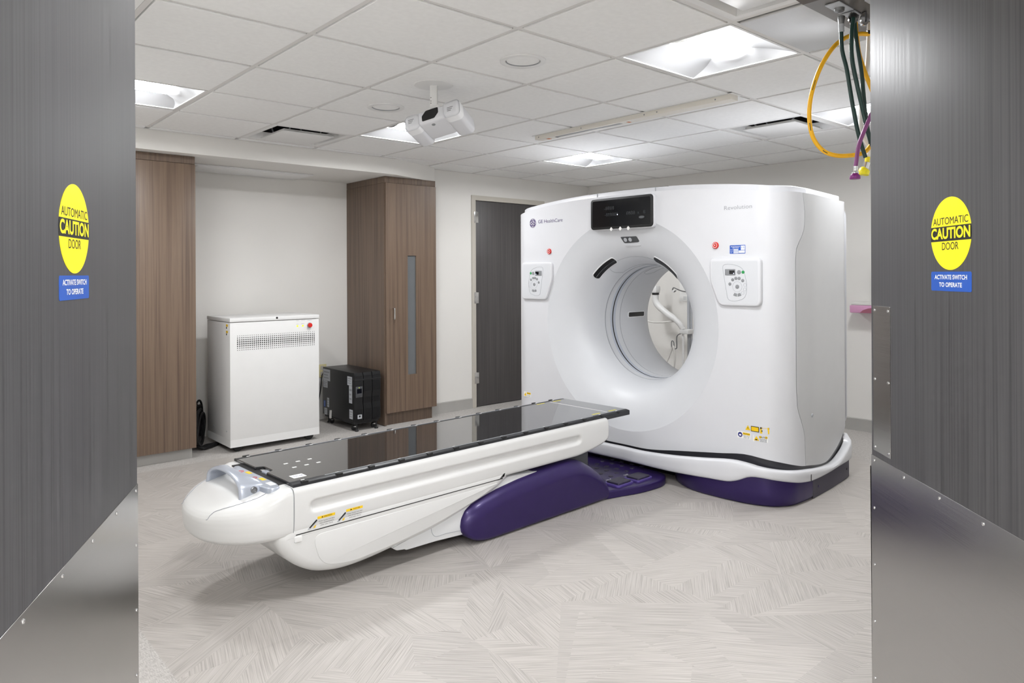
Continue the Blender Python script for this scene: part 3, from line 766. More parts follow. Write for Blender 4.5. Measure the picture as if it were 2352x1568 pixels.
for x in (-.085, -.005, .065): MB().prism([(x, 1.672), (x+.014, 1.687), (x, 1.702), (x-.014, 1.687)], FF, .029, .031).build('sticker', 'white', dsp, goff)
def flare_pt(th, h, lift=.0):     # point on the flare, th clockwise from the top as seen from the table
    r = lerp_tab(h, [(q[1], q[0]) for q in fl_prof])-lift
    return (h, -r*sin(th), ZB+r*cos(th))
# small camera window above the bore
def FC(x, y, h):      # on the flare just above the bore, x right, y outward radius
    hh = lerp_tab(y, sorted((q[0], q[1]) for q in fl_prof)); return (hh-h, -x, ZB+y)
cm_ = MB().prism(roundpoly([(-.058, .613), (.085, .613), (.104, .571), (-.036, .568)], .009), FC, -.003, .004, .002).build('camera_window', 'darkgrey', G, goff)
for x in (-.018, .024): MB().lathe([(.014, .004), (.013, .0065), (.010, .007), (0, .0068)], lambda a, b, h: FC(x+a, .591+b, h), 20).build('lens', 'lightgrey', cm_, goff)
MB().prism(roundpoly([(-.045, .557), (.110, .557), (.104, .544), (-.035, .544)], .006), FC, -.003, .006, .003).build('camera_lip', 'gantry', G, goff)
# smoked laser windows
def arc_window(t0, t1, h0, h1, name, fn, mat='black'):
    m = MB(); rows = []; n = 24
    for lf, mg in ((.004, 0.0), (.0045, .004)):
        pass
    cen = []
    pts = []
    L = t1-t0; hr = (h1-h0)/2; hc = (h0+h1)/2
    capw = hr*1.6
    for q in range(n+1):
        t = t0+capw+(L-2*capw)*q/n; pts.append((t, h0))
    for q in range(1, 10):
        u = -PI/2+PI*q/10; pts.append((t1-capw+capw*cos(u), hc+hr*sin(u)))
    for q in range(n+1):
        t = t1-capw-(L-2*capw)*q/n; pts.append((t, h1))
    for q in range(1, 10):
        u = PI/2+PI*q/10; pts.append((t0+capw+capw*cos(u), hc+hr*sin(u)))
    N = len(pts)
    def ring_(k, lift):
        return [fn(t0+L/2+(t-t0-L/2)*(1-(1-k)*.03), hc+(h-hc)*k, lift) for t, h in pts]
    m.grid([ring_(1.16, .0), ring_(1.14, .004), ring_(1.0, .0045)], 1, True)
    m.grid([ring_(1.0, .005), ring_(.5, .0052), ring_(.05, .0052)], 0, True); m.build(name, [mat, 'filter'], G, goff, 60)
arc_window(-.84, -.36, .100, .142, 'laser_window', flare_pt)
arc_window(.36, .84, .100, .142, 'laser_window', flare_pt)
def bore_pt(h, z, lift): r = .409-lift; return (h, math.sqrt(r*r-(z-ZB)**2), z)
# window along the bore wall at the patient's left
m = MB(); m.prism(rrect(.575, .775, 1.028, 1.064, .010), lambda x, y, d: bore_pt(x, y, d), -.002, .004, .002, mtop=0); m.build('laser_window', 'black', G, goff)
m = MB(); m.prism(rrect(.568, .782, 1.021, 1.071, .014), lambda x, y, d: bore_pt(x, y, d), -.002, .003, .002); m.build('laser_window_rim', 'filter', G, goff)
# control panels
def control_panel(xc, mir, label):
    s = -1 if mir else 1
    X = lambda x: xc+s*x
    ol = [(-.170, .146), (.172, .146), (.172, -.146), (-.105, -.146), (-.17, .012)]
    mk = lambda p: [(X(x), 1.318+y) for x, y in p]
    pan = MB().prism(mk(roundpoly(ol, [.03, .03, .04, .035, .03])), FF, -.01, .018, .010, 4).build('control_panel', 'gantry', G, goff)
    MB().prism(mk(inset(roundpoly(ol, [.03, .03, .04, .035, .03])[::-1], .018)), FF, .0182, .0186).build('panel_face', 'gantry_in', pan, goff)
    kp = roundpoly([(-.080, .108), (-.02, .112), (.062, .088), (.088, -.02), (.076, -.098), (.0, -.118), (-.042, -.108)], [.03, .05, .05, .1, .05, .06, .05], 6)
    P = mk(kp); m = MB().tube([FF(x, y, .0188) for x, y in P+[P[0]]], .0011, 6); m.build('keypad_outline', 'linegrey', pan, goff)
    x0, x1 = sorted((X(-.060), X(.010)))
    MB().prism(rrect(x0, x1, 1.318+.043, 1.318+.080, .004), FF, .0186, .0215, .001).build('status_screen', 'grey', pan, goff)
    x0, x1 = sorted((X(-.030), X(.006)))
    MB().prism(rrect(x0, x1, 1.318+.050, 1.318+.072, .001), FF, .0216, .0218).build('status_glass', 'blackgloss', pan, goff)
    def btn(x, y, r, mat, nm='button'):
        MB().lathe([(r*1.05, .0186), (r, .0205), (r*.8, .0214), (0, .0210)], lambda a, b, h: FF(X(x)+a, 1.318+y+b, h), 20).build(nm, mat, pan, goff)
    btn(.034, .061, .0125, 'grey'); btn(.061, .061, .0095, 'green', 'start_button')
    cx, cy = .022, -.027
    for an in (162, 126, 100, 76, 46): btn(cx+.052*cos(an*PI/180), cy+.052*sin(an*PI/180), .0095, 'grey')
    btn(cx, cy, .012, 'grey')
    for an in (12, -18, -46):
        m = MB().tube([FF(X(cx+.052*cos(an*PI/180)+.0095*cos(q*PI/8)), 1.318+cy+.052*sin(an*PI/180)+.0095*sin(q*PI/8), .0188) for q in range(17)], .0007, 6); m.build('button_outline', 'linegrey', pan, goff)
    for an in (-105, -75):
        a1, a2 = an-12, an+12; q1 = [(cx+r*cos(a*PI/180), cy+r*sin(a*PI/180)) for r, a in ((.042, a1), (.042, a2), (.060, a2), (.060, a1))]
        MB().prism(mk(roundpoly(q1, .003)), FF, .0186, .0208, .001).build('button', 'grey', pan, goff)
    m = MB().tube([FF(X(cx+.031*cos(q*PI/24)), 1.318+cy+.031*sin(q*PI/24), .0188) for q in range(49)], .0007, 6).build('jog_ring', 'linegrey', pan, goff)
    MB().prism([(X(x), 1.318+y) for x, y in ((.0, .0505), (.003, .0535), (.0, .0565), (-.003, .0535))], FF, .0218, .0222).build('light', 'ledwhite', pan, goff)
control_panel(.860, False, 'right'); control_panel(-.850, True, 'left')
for x, nm in ((.725, 'r'), (-.722, 'l')):
    e = MB().lathe([(.0215, .0), (.0215, .006), (.019, .010), (.0155, .010)], lambda a, b, h: FF(x+a, 1.547+b, h), 32).build('emergency_button', 'red', G, goff)
    MB().lathe([(.0155, .010), (.0142, .0105), (.0128, .0098)], lambda a, b, h: FF(x+a, 1.547+b, h), 32).build('print_ring', 'white', e, goff)
    MB().lathe([(.0128, .0098), (.010, .006), (.009, .006), (.0, .0125)], lambda a, b, h: FF(x+a, 1.547+b, h), 32).build('push_cap', 'red', e, goff)
    MB().prism([(x-.005, 1.551), (x+.005, 1.551), (x, 1.541)], FF, .0125, .0135).build('arrow_print', 'white', e, goff)
# lettering and emblem
MB().text('Revolution', FF, .878, 1.774, .026, .185, -.006, 0, .0009).build('model_lettering', 'textgrey', G, goff)
MB().text('GE HealthCare', FF, -.712, 1.782, .028, .262, -.004, 0, .0009).build('maker_lettering', 'gepurple', G, goff)
m = MB(); ex, ey, R_ = -.904, 1.775, .036
m.prism([(ex+R_*cos(2*PI*q/48), ey+R_*sin(2*PI*q/48)) for q in range(48)], FF, -.001, .0008, 0, 3, 0)
m.tube([FF(ex+(R_-.004)*cos(q*PI/24), ey+(R_-.004)*sin(q*PI/24), .0009) for q in range(49)], .0009, 6, 1)
for q4 in range(4):
    a0 = PI/4+q4*PI/2; pts = []
    for q in range(13):
        t = q/12; r = .029-.012*sin(t*PI); an = a0-.75+1.5*t; pts.append(FF(ex+r*cos(an), ey+r*sin(an), .0010))
    m.tube(pts, .0016, 6, 1)
for sx in (-1, 1):
    lo_ = catmull([(ex+sx*.002, ey+.012), (ex+sx*.012, ey+.013), (ex+sx*.012, ey+.002), (ex+sx*.004, ey+.002), (ex+sx*.006, ey-.010), (ex+sx*.014, ey-.008)], 5)
    m.tube([FF(x, y, .0011) for x, y in lo_], .0017, 6, 1)
m.build('round_emblem', ['gepurple', 'white'], G, goff)
# labels
def sticker(nm, parent, off, tf, x0, x1, y0, y1, cells, mats, texts=()):
    m = MB(); m.prism(rrect(x0, x1, y0, y1, .003, 3), tf, -.001, .0006)
    wd, ht = x1-x0, y1-y0
    for (a, b, c, d, mi) in cells: m.prism([(x0+a*wd, y0+c*ht), (x0+b*wd, y0+c*ht), (x0+b*wd, y0+d*ht), (x0+a*wd, y0+d*ht)], tf, .0006, .0009, 0, 1, mi)
    for (body, cx, cy, h, wfrac, mi) in texts: m.text(body, tf, x0+cx*wd, y0+cy*ht, h, wfrac*wd, .01, mi, .0011)
    return m.build(nm, mats, parent, off)
def tri(m, tf, cx, cy, r, mi, d): m.prism([(cx-r, cy-r*.8), (cx+r, cy-r*.8), (cx, cy+r*.95)], tf, .0009, d, 0, 1, mi)
sticker('service_label', G, goff, FF, .822, .926, 1.492, 1.544, [(.72, .97, .42, .92, 1), (.24, .56, .42, .54, 1), (.24, .56, .24, .36, 1), (.24, .56, .06, .18, 1), (.58, .97, .08, .36, 1)], ['blue', 'white'], [('MAINTENANCE', .38, .82, .006, .6, 1), ('SERVICE', .38, .68, .005, .4, 1), ('DATE', .12, .48, .004, .18, 1), ('DUE', .12, .30, .004, .14, 1), ('BY', .12, .12, .004, .10, 1), ('1/3', .84, .70, .010, .16, 0)])
m = MB(); tri(m, FF, .938, .441, .017, 0, .0012); tri(m, FF, .938, .441, .004, 1, .0015); m.build('warning_triangle', ['warn', 'inkblack'], G, goff)
sticker('warning_label', G, goff, FF, .957, 1.009, .424, .456, [(.06, .94, .12, .88, 1)], ['inkblack', 'warn'])
def FFc(x, y, h):
    a, b = plan_at(x, -h); return (a, -b, y)
sticker('warning_label', G, goff, FFc, 1.014, 1.066, .418, .456, [(0, 1, .72, 1, 1)], ['warn', 'inkblack'], [('CAUTION', .5, .86, .006, .75, 0), ('■', .2, .4, .008, .12, 1)])
for (fx, x0, y0, circ) in ((FFc, .868, .372, True), (FFc, .972, .366, False)):
    m = sticker('warning_label', G, goff, fx, x0, x0+.086, y0, y0+.040, [(.42, .97, .58, .92, 1)], ['white', 'warn', 'inkblack'], [('CAUTION', .70, .75, .007, .5, 2), ('Read manual', .70, .45, .004, .48, 2), ('before use', .70, .28, .004, .42, 2), ('of this unit', .70, .12, .004, .44, 2)])
    q = MB()
    if circ: q.prism([(x0+.019+.015*cos(2*PI*k/24), y0+.021+.015*sin(2*PI*k/24)) for k in range(24)], fx, .0009, .0012, 0, 1, 0); q.prism(rrect(x0+.012, x0+.026, y0+.014, y0+.024, .003), fx, .0012, .0014, 0, 1, 1)
    else: tri(q, fx, x0+.020, y0+.020, .016, 2, .0012); q.prism(rrect(x0+.013, x0+.025, y0+.010, y0+.016, .002), fx, .0012, .0014, 0, 1, 3)
    q.build('warning_pictogram', ['navy', 'white', 'warn', 'inkblack'], m, goff)
m = sticker('warning_label', G, goff, FF, -1.016-.0, -.934, .392, .430, [(.42, .97, .55, .95, 1)], ['white', 'warn', 'inkblack'], [('WARNING', .70, .75, .006, .5, 2), ('Pinch point', .70, .4, .004, .48, 2), ('keep clear', .70, .2, .004, .42, 2)])
q = MB(); tri(q, FF, -.997, .411, .015, 0, .0012); q.build('warning_pictogram', ['warn'], m, goff)

# ---------------------------------------------------------------- patient table (same frame, turned a hair more)
TA = -1.45
T = thing('patient_table', 'long white scanner table with glossy black top and purple foot pods', 'examination table', W3(TA, -.003), D+.0155)
toff = (TA, 0, 0)
HW = .322
def smooth(x): x = max(0, min(1, x)); return x*x*(3-2*x)
def groove(a, z):
    h0, h1, zc, hh = -2.555, -.805, .397, .031
    x = max(h0+hh-a, 0, a-(h1-hh)); d = math.hypot(x, z-zc)
    return .016*smooth((hh-d)/.016)
def body_zb(a): return lerp_tab(a, [(-2.63, .294), (-.83, .296), (-.79, .300), (-.70, .312), (-.60, .333), (-.55, .356), (-.53, .378), (-.52, .40)])
as_ = [-2.622+2.08*q/208 for q in range(209)]+[-.537, -.531, -.526, -.5235]
rows = []
NZ = 44
for a in as_:
    zb = body_zb(a); zt = .487 if a < -.56 else .487-.06*((a+.56)/.036)**2
    hw = HW if a < -.56 else HW-.032*((a+.56)/.0365)**2
    if a > -.56: zt = max(zt, zb+.03)
    row = []
    for k in range(NZ+1):
        t = k/NZ; z = zb+(zt-zb)*t; f = (z-.294)/.193
        x = hw-.010*(abs(f-.55)*1.6)**2.4
        e0, e1 = z-zb, zt-z; r0, r1 = .018, .022
        if e0 < r0: x -= r0-math.sqrt(max(0, r0*r0-(r0-e0)**2))
        if e1 < r1: x -= r1-math.sqrt(max(0, r1*r1-(r1-e1)**2))
        x -= groove(a, z); row.append((x, z))
    rows.append([(a, -x, z) for x, z in row]+[(a, x, z) for x, z in row[::-1]])
m = MB(); m.grid(rows, 0, True); n = len(rows[0]); m.add(rows[-1], [tuple(range(n))]); m.add(rows[0], [tuple(range(n))[::-1]])
m.build('table_body', 'table', T, toff, 50)
# rounded foot-end cover
bp = [(0, .290), (.90, .290), (.95, .2905), (.975, .296), (.99, .31), (1.0, .35), (1.0, .40), (1.0, .44), (.995, .462), (.975, .477), (.93, .486), (.75, .4875), (.5, .4875), (0, .4875)]
cp = [(0, .278), (.88, .280), (.94, .285), (.975, .298), (.99, .32), (1.0, .352), (1.0, .392), (.992, .413), (.972, .430), (.935, .443), (.87, .453), (.74, .466), (.5, .481), (0, .4885)]
LC = .310
def cap_pt(phi, k, fr=0.):
    xr = cos(phi); c = smooth(xr/.45)
    (r0, z0), (r1, z1) = bp[k], cp[k]
    if fr: (r0b, z0b), (r1b, z1b) = bp[k+1], cp[k+1]; r0 += (r0b-r0)*fr; z0 += (z0b-z0)*fr; r1 += (r1b-r1)*fr; z1 += (z1b-z1)*fr
    r = r0*(1-c)+r1*c; z = z0*(1-c)+z1*c; x = LC*r*xr
    wgt = smooth((z-.33)/.12); z -= .042*(x/LC)**1.5*wgt
    return (-2.624-LC*r*max(0, xr)**.88, HW*r*math.copysign(abs(sin(phi))**.88, sin(phi)), z)
rows = []
for k in range(len(bp)-1):
    for fr in (0, .34, .67): rows.append([cap_pt(-PI/2+PI*q/72, k, fr) for q in range(73)])
rows.append([cap_pt(-PI/2+PI*q/72, len(bp)-1) for q in range(73)])
MB().grid(rows).build('foot_cover', 'table', T, toff, 60)
def on_cap(a, b):     # height of the foot cover's upper surface
    x = -2.624-a; X_, Y_ = max(1e-6, x/LC)**(1/.88), max(1e-6, abs(b)/HW)**(1/.88); phi = math.copysign(math.atan2(Y_, X_), b); best = None
    for k in range(7, len(bp)-1):
        for fr in [q/24 for q in range(24)]:
            p = cap_pt(phi, k, fr); d = math.hypot(-2.624-p[0]-x, p[1]-b)
            if best is None or d < best[0]: best = (d, p[2])
    return best[1]
def surf_line(pts, r, nm, mat, lift=.0009):
    P = catmull([(a, b, 0) for a, b in pts], 8); MB().tube([(p[0], p[1], on_cap(p[0], p[1])+lift) for p in P], r, 6).build(nm, mat, T, toff)
surf_line([(-2.69, -.235), (-2.76, -.225), (-2.82, -.200), (-2.86, -.170), (-2.885, -.150), (-2.915, -.14)], .0016, 'lid_seam', 'linegrey')
surf_line([(-2.69, .235), (-2.76, .225), (-2.82, .200), (-2.86, .170), (-2.885, .150), (-2.915, .14)], .0016, 'lid_seam', 'linegrey')
MB().tube([cap_pt(-PI/2+.002, k) for k in range(len(bp)-2)], .0011, 6).build('end_seam', 'linegrey', T, toff)
# silver arch handle
m = MB(); rows = []
for q in range(33):
    t = PI*q/32; c = cos(t); b = .178*c; hgt = sin(t)**.75
    zc = .455+.078*hgt; wa = .021+.040*abs(c)**2.6; th = .0085+.006*abs(c)**3
    ac = -2.797+wa+.006*hgt
    tz, tb = sin(t), c         # outward direction of the arch
    ring = []
    for k in range(16):
        u = 2*PI*k/16; ca = math.copysign(abs(cos(u))**.7, cos(u)); sa = math.copysign(abs(sin(u))**.7, sin(u))
        ring.append((ac+wa*ca, b+tb*th*sa*.9, zc+max(.25, tz)*th*sa-(.012 if abs(c) > .98 else 0)))
    rows.append(ring)
m.grid(rows, 0, True); hd = m.build('handle', 'silver', T, toff, 60)
for sg in (-1, 1):
    MB().lathe([(.014, -.004), (.014, .003), (.011, .0045), (.009, .002), (0, .002)], lambda x, y, h: (-2.735+x, sg*(.1865+h), .478+y), 20).build('release_button', 'steelgrey', hd, toff)
# silver instruction strip between handle and top
m = MB().prism(roundpoly([(-2.700, -.255), (-2.655, -.262), (-2.640, -.20), (-2.640, .19), (-2.655, .20), (-2.690, .16), (-2.722, .05), (-2.725, -.10)], .02), lambda x, y, h: (x, y, h), .455, .490, .005)
ip = m.build('instruction_strip', 'silver', T, toff)
def TT(x, y, h): return (x, y, h)
m = MB()
for b0 in (.05, -.09):
    m.prism([(-2.668, b0-.03), (-2.650, b0-.03), (-2.650, b0+.012), (-2.668, b0+.012)], TT, .490, .4907, mi=0)
    m.tube([(-2.676+.012*cos(q*PI/8), b0+.035+.012*sin(q*PI/8), .4906) for q in range(17)], .0012, 6, 1)
    m.prism([(-2.690, b0+.055), (-2.684, b0+.055), (-2.684, b0+.075), (-2.690, b0+.075)], TT, .490, .4907, mi=2)
m.prism([(-2.676, -.215), (-2.65, -.215), (-2.65, -.165), (-2.676, -.165)], TT, .490, .4907, mi=3)
m.build('instruction_print', ['warn', 'red', 'inkblack', 'white'], ip, toff)
# sliding top
c0, c1 = -2.618, -.300; cw = .281
ol = roundpoly([(c0, -cw), (c1-.01, -cw), (c1, -cw+.012), (c1, cw-.012), (c1-.01, cw), (c0, cw), (c0, .07), (c0+.035, .055), (c0+.035, -.035), (c0, -.05)], [.012, .008, .01, .01, .008, .012, .006, .006, .006, .006], 4)
cr = MB().prism(ol, TT, .478, .5015, .003, 2).build('sliding_top', 'cradle', T, toff, 12)
MB().prism(roundpoly([(c0+.004, -.034), (c0+.030, -.034), (c0+.030, .010), (c0+.004, .010)], .003), TT, .462, .496, .003).build('latch_block', 'silver', cr, toff)
for sg in (-1, 1):
    MB().prism(roundpoly([(-.278-.022, .470), (-.278+.016, .470), (-.278+.020, .482), (-.278+.016, .5025), (-.278+.004, .5035), (-.278-.022, .4985)], .004), lambda x, z, d: (d, sg*-(x), z) if sg > 0 else (d, x, z), c0, c1-.012).build('edge_rail', 'carbon', cr, toff)
    for k in range(14):
        a = c0+.055+k*.165
        if a > c1-.03: break
        MB().box(a-.016, a+.016, min(sg*.286, sg*.302), max(sg*.286, sg*.302), .489, .5055, .003).build('rail_clip', 'black', cr, toff)
        MB().box(a-.006, a+.010, min(sg*.271, sg*.277), max(sg*.271, sg*.277), .5032, .5048, .0005).build('rail_mark', 'white', cr, toff)
    m = MB()
    MB().box(c0+.16, c1-.35, min(sg*.2765, sg*.2785), max(sg*.2765, sg*.2785), .5035, .5052).build('rail_line', 'lightgrey', cr, toff)
MB().box(-.474, -.468, -.245, .252, .5012, .5021).build('limit_line', 'white', cr, toff)
for b in (-.235, .245):
    for a in (-.56, -.40): MB().box(a-.045, a+.03, b-.006, b+.006, .5012, .502).build('position_mark', 'cap_yellow', cr, toff)
for i in range(3):
    for j in range(2): MB().box(-2.50+.06*i, -2.48+.06*i, .02-.085*j-.012*i*0, .032-.085*j, .5012, .5021).build('top_print', 'white', cr, toff)
sticker('top_label', cr, toff, lambda x, y, h: (x, y, .5013+h), -2.575, -2.515, -.225, -.175, [], ['white', 'navy'], [('320 kg', .5, .5, .011, .7, 1)])
MB().box(c0+.03, c1-.33, -.25, .25, .466, .480).build('slide_bed', 'rubber', T, toff)
MB().box(-2.66, -2.60, -.225, .225, .470, .4885).build('slide_recess', 'rubber', T, toff)
# lower cover hanging under the table body
ol = [(-2.650, .346), (-2.692, .292), (-2.672, .228), (-2.612, .163), (-2.53, .112), (-2.44, .088), (-2.358, .081), (-2.24, .087), (-2.131, .100), (-2.0, .114), (-1.881, .132), (-1.74, .164), (-1.604, .201), (-1.50, .228), (-1.43, .258), (-1.385, .296), (-1.362, .346)]
sp = catmull(ol, 5)
m = MB()
for sg in (1, -1): m.prism(sp, lambda x, z, d: (x, sg*d, z), .0, .318, .045, 6, back=False)
lc = m.build('lower_cover', 'table', T, toff, 50)
pe = inset([p[:2] for p in sp][::-1], .035)
def lc_raise(sg):
    ol2 = roundpoly([(-2.54, .272), (-1.47, .275), (-1.60, .226), (-1.9, .157), (-2.14, .125), (-2.36, .108), (-2.50, .135)], [.05, .02, .05, .1, .1, .1, .06], 8)
    MB().prism(ol2, lambda x, z, d: (x, sg*d, z), .316, .3200, .0018, 3).build('raised_panel', 'table', lc, toff, 60)
lc_raise(1); lc_raise(-1)
for sg in (-1, 1): MB().prism(rrect(-2.622, -2.588, .262, .286, .004), lambda x, z, d: (x, sg*d, z), .316, .3225, .002).build('catch', 'whitemetal', lc, toff)
for sg in (-1, 1): MB().box(-2.615, -1.44, min(sg*.30, sg*.3186), max(sg*.30, sg*.3186), .2905, .2945).build('shadow_gap', 'inkblack', T, toff)
# inner side plate between lower cover and pods
for sg in (-1, 1):
    ol = roundpoly([(-2.128, .104), (-2.098, .082), (-2.05, .076), (-2.045, .070), (-1.87, .066), (-1.62, .050), (-.95, .030), (-.95, .26), (-1.38, .285), (-1.60, .215), (-1.88, .150), (-2.05, .12)], .008)
    sp_ = MB().prism(ol, lambda x, z, d: (x, sg*d, z), .25, .297, .004).build('side_plate', 'tablegrey', T, toff)
    MB().tube([(x, sg*.2975, z) for x, z in catmull([(-1.90, .150), (-1.895, .12), (-1.88, .096), (-1.855, .088), (-1.80, .088), (-1.70, .078)], 6)], .0013, 6).build('plate_seam', 'linegrey', sp_, toff)
# purple pods and pedestal
ol = [(-1.716, .144), (-1.688, .184), (-1.60, .216), (-1.47, .243), (-1.319, .263), (-1.15, .275), (-1.0, .281), (-.864, .279), (-.775, .256), (-.69, .198), (-.625, .140), (-.589, .09), (-.567, .03), (-.568, .006), (-.75, .004), (-1.1, .004), (-1.45, .004), (-1.57, .008), (-1.65, .026), (-1.70, .072)]
pt_top = [(-1.716, .10), (-1.71, .144), (-1.688, .184), (-1.64, .205), (-1.60, .217), (-1.47, .243), (-1.319, .263), (-1.15, .276), (-1.0, .283), (-.90, .284), (-.83, .276), (-.77, .254), (-.69, .206), (-.625, .160), (-.589, .115), (-.567, .06), (-.560, .03)]
pt_bot = [(-1.716, .098), (-1.71, .070), (-1.69, .045), (-1.65, .022), (-1.60, .010), (-1.55, .005), (-.60, .004), (-.560, .006)]
for sg in (-1, 1):
    rows = []
    st_ = [-1.716+.156*(q/16)**2 for q in range(17)]+[-1.56+.86*q/30 for q in range(1, 31)]+[-.70+.14*(1-(1-q/14)**2) for q in range(1, 15)]
    for a in st_:
        zt_, zb_ = lerp_tab(a, pt_top), lerp_tab(a, pt_bot); hh = zt_-zb_
        e0 = max(0, 1-(a+1.716)/.10); e1 = max(0, 1-(-.560-a)/.05)
        bo_ = .352-.055*(1-math.sqrt(max(0, 1-e0*e0)))-.03*(1-math.sqrt(max(0, 1-e1*e1)))
        rt = min(.085, hh*.62); rbm = min(.02, hh*.3); ring = [(a, sg*.17, zb_)]
        for q in range(6):
            t = PI/2*q/5; ring.append((a, sg*(bo_-rbm+rbm*sin(t)), zb_+rbm*(1-cos(t))))
        for q in range(13):
            t = PI/2*q/12; ring.append((a, sg*(bo_-rt*.95+rt*.95*cos(t)), zt_-rt+rt*sin(t)))
        ring.append((a, sg*.17, zt_)); rows.append(ring)
    m = MB().grid(rows, 0, True); m.add(rows[0], [tuple(range(len(rows[0])))]); m.add(rows[-1], [tuple(range(len(rows[0])))[::-1]])
    m.build('pod', 'purple', T, toff, 75)
MB().box(-1.58, -.62, -.22, .22, .004, .20, .02).build('pedestal', 'rubber', T, toff)
m = MB().prism([(-1.40, .2), (-.66, .2), (-.66, .296), (-1.38, .296)], lambda x, z, d: (x, d, z), -.245, .245); m.build('scissor_cover', 'darkgrey', T, toff)
# foot pedal platform
half = [(-.72, -.30), (-.60, -.345), (-.50, -.375), (-.36, -.415), (-.22, -.432), (-.12, -.425), (-.04, -.385), (-.01, -.32), (.0, -.26)]
pts = catmull(half, 6); pts = [p for p in pts]+[(p[0], -p[1]) for p in pts[::-1]]
pf = MB().prism(pts, TT, .004, .050, .012, 4).build('pedal_platform', 'purple', T, toff, 50)
def pedal(a0, a1, b0, b1, sg):
    bb = sorted((sg*b0, sg*b1))
    p = MB().prism(rrect(a0-.016, a1+.016, bb[0]-.012, bb[1]+.012, .02), TT, .048, .062, .004).build('pedal_rim', 'purplelight', pf, toff)
    MB().prism(rrect(a0, a1, bb[0], bb[1], .012), TT, .056, .072, .005).build('pedal', 'purpledark', pf, toff)
for sg in (1, -1):
    pedal(-.485, -.355, -.345, -.245, sg); pedal(-.310, -.180, -.365, -.265, sg)
    for a, b, body in ((-.40, -.20, 'IN'), (-.23, -.21, 'OUT'), (-.36, .02, 'UP')):
        if sg < 0: continue
        MB().text(body, TT, a, b, .018, .045, .01, 0, .0506).build('pedal_print', 'white', pf, toff)
for i in range(5):
    for j in range(4):
        a = -.33+.085*i; b = -.16+.085*j+.02*(i % 2)
        MB().lathe([(.017, .0495), (.015, .053), (0, .0535)], lambda x, y, h: (a+x, b+y, h), 14).build('grip_stud', 'purpledark', pf, toff)
# caution stickers on the table side
def TS(x, z, h): return (x, -(HW-.0025)-h, z)
for x0, z0, cap in ((-2.562, .300, 'CAUTION'), (-2.424, .299, '注意')):
    w_, h_ = .128, .047
    m = MB(); m.prism([(x0+.045, z0+h_-.011), (x0+w_, z0+h_-.011), (x0+w_, z0+h_), (x0+.045, z0+h_)], TS, 0, .0016, mi=1)
    m.prism(roundpoly([(x0, z0+.004), (x0+.006, z0), (x0+.046, z0+.028), (x0+.04, z0+.038)], .003), TS, 0, .0014, mi=3)
    m.prism([(x0+.006, z0+.010), (x0+.010, z0+.006), (x0+.044, z0+.032), (x0+.040, z0+.037)], TS, .0014, .0018, mi=2)
    m.prism([(x0+.026, z0+.004), (x0+.034, z0+.004), (x0+.038, z0+.014), (x0+.030, z0+.010)], TS, 0, .0018, mi=1)
    m.text('▲ CAUTION' if cap == 'CAUTION' else '▲ NOTE', TS, x0+.088, z0+h_-.0055, .006, .05, .01, 2, .002)
    for r, q in enumerate(('Keep hands and feet', 'clear of moving parts', 'while table moves')): m.text(q, TS, x0+.088, z0+.026-.009*r, .005, .076-.008*r, .0, 2, .0018)
    m.build('caution_label', ['table', 'warn', 'inkblack', 'lightgrey'], T, toff)

# ---------------------------------------------------------------- white equipment cabinet
bx0, bx1, by0, by1 = 1.992, 2.733, 5.552, 6.07
t = thing('equipment_cabinet', 'white metal cabinet on casters with red button, in the wall alcove', 'cabinet', (2.36, 5.8, 0)); off = (2.36, 5.8, 0)
m = MB().box(bx0+.002, bx1-.002, by0+.002, by1, .10, 1.006, .003)
for q in ((bx0+.0025, bx1-.0025, by0+.0025, by0+.014), (bx0+.0025, bx0+.014, by0+.014, by1-.001), (bx1-.014, bx1-.0025, by0+.014, by1-.001)): m.box(*q, .042, .1035)
m.build('body', 'whitemetal', t, off)
ld = MB().box(bx0-.001, bx1+.001, by0-.002, by1+.002, 1.010, 1.042, .006).build('lid', 'whitemetal', t, off)
MB().lathe([(.0085, .0), (.0085, .002), (0, .002)], lambda x, y, h: (2.366+x, by0-.0015-h, 1.030+y), 16).build('lock_hole', 'inkblack', ld, off)
vg = MB()
for i in range(40):
    for j in range(8):
        r = (.0028, .0042, .0050, .0056, .0056, .0050, .0040, .0032)[j]; x = 2.052+.0163*i; z = .792+.0158*(7-j)
        vg.prism([(x+r*cos(2*PI*q/8), z+r*sin(2*PI*q/8)) for q in range(8)], lambda a, b, d: (a, by0+.002-d, b), .0, .0008, back=False)
tag(vg.build('vent_holes', 'inkblack', t, off), kind='stuff')
CF = lambda x, z, h: (x, by0+.002-h, z)
rb_ = MB().lathe([(.023, 0), (.023, .006), (.020, .008)], lambda x, y, h: CF(2.646+x, .957+y, h), 28).build('button_collar', 'lightgrey', t, off)
MB().lathe([(.0185, .006), (.0185, .018), (.015, .023), (0, .024)], lambda x, y, h: CF(2.646+x, .957+y, h), 28).build('stop_button', 'red', t, off)
for x in (2.541, 2.588): MB().lathe([(.0075, 0), (.0065, .003), (0, .0035)], lambda a, y, h: CF(x+a, .955+y, h), 16).build('status_light', 'led', t, off)
for x, z, q in ((2.543, .999, 'MAIN'), (2.591, 1.000, 'BACKUP'), (2.65, .999, 'EMERGENCY'), (2.541, .970, 'ON'), (2.588, .971, 'READY')): MB().text(q, CF, x, z, .005, .010+.0035*len(q), 0, 0, .0006).build('print', 'textgrey', t, off)
SF_ = lambda y, z, h: (bx0+.002-h, y, z)
for z in (.955, .905): sticker('side_label', t, off, lambda x, y, h: (bx0+.002-h, 5.64-x, y), -.0, .048, z, z+.040, [(.05, .95, .5, .95, 1), (.1, .5, .08, .42, 2)], ['white', 'warn', 'inkblack'])
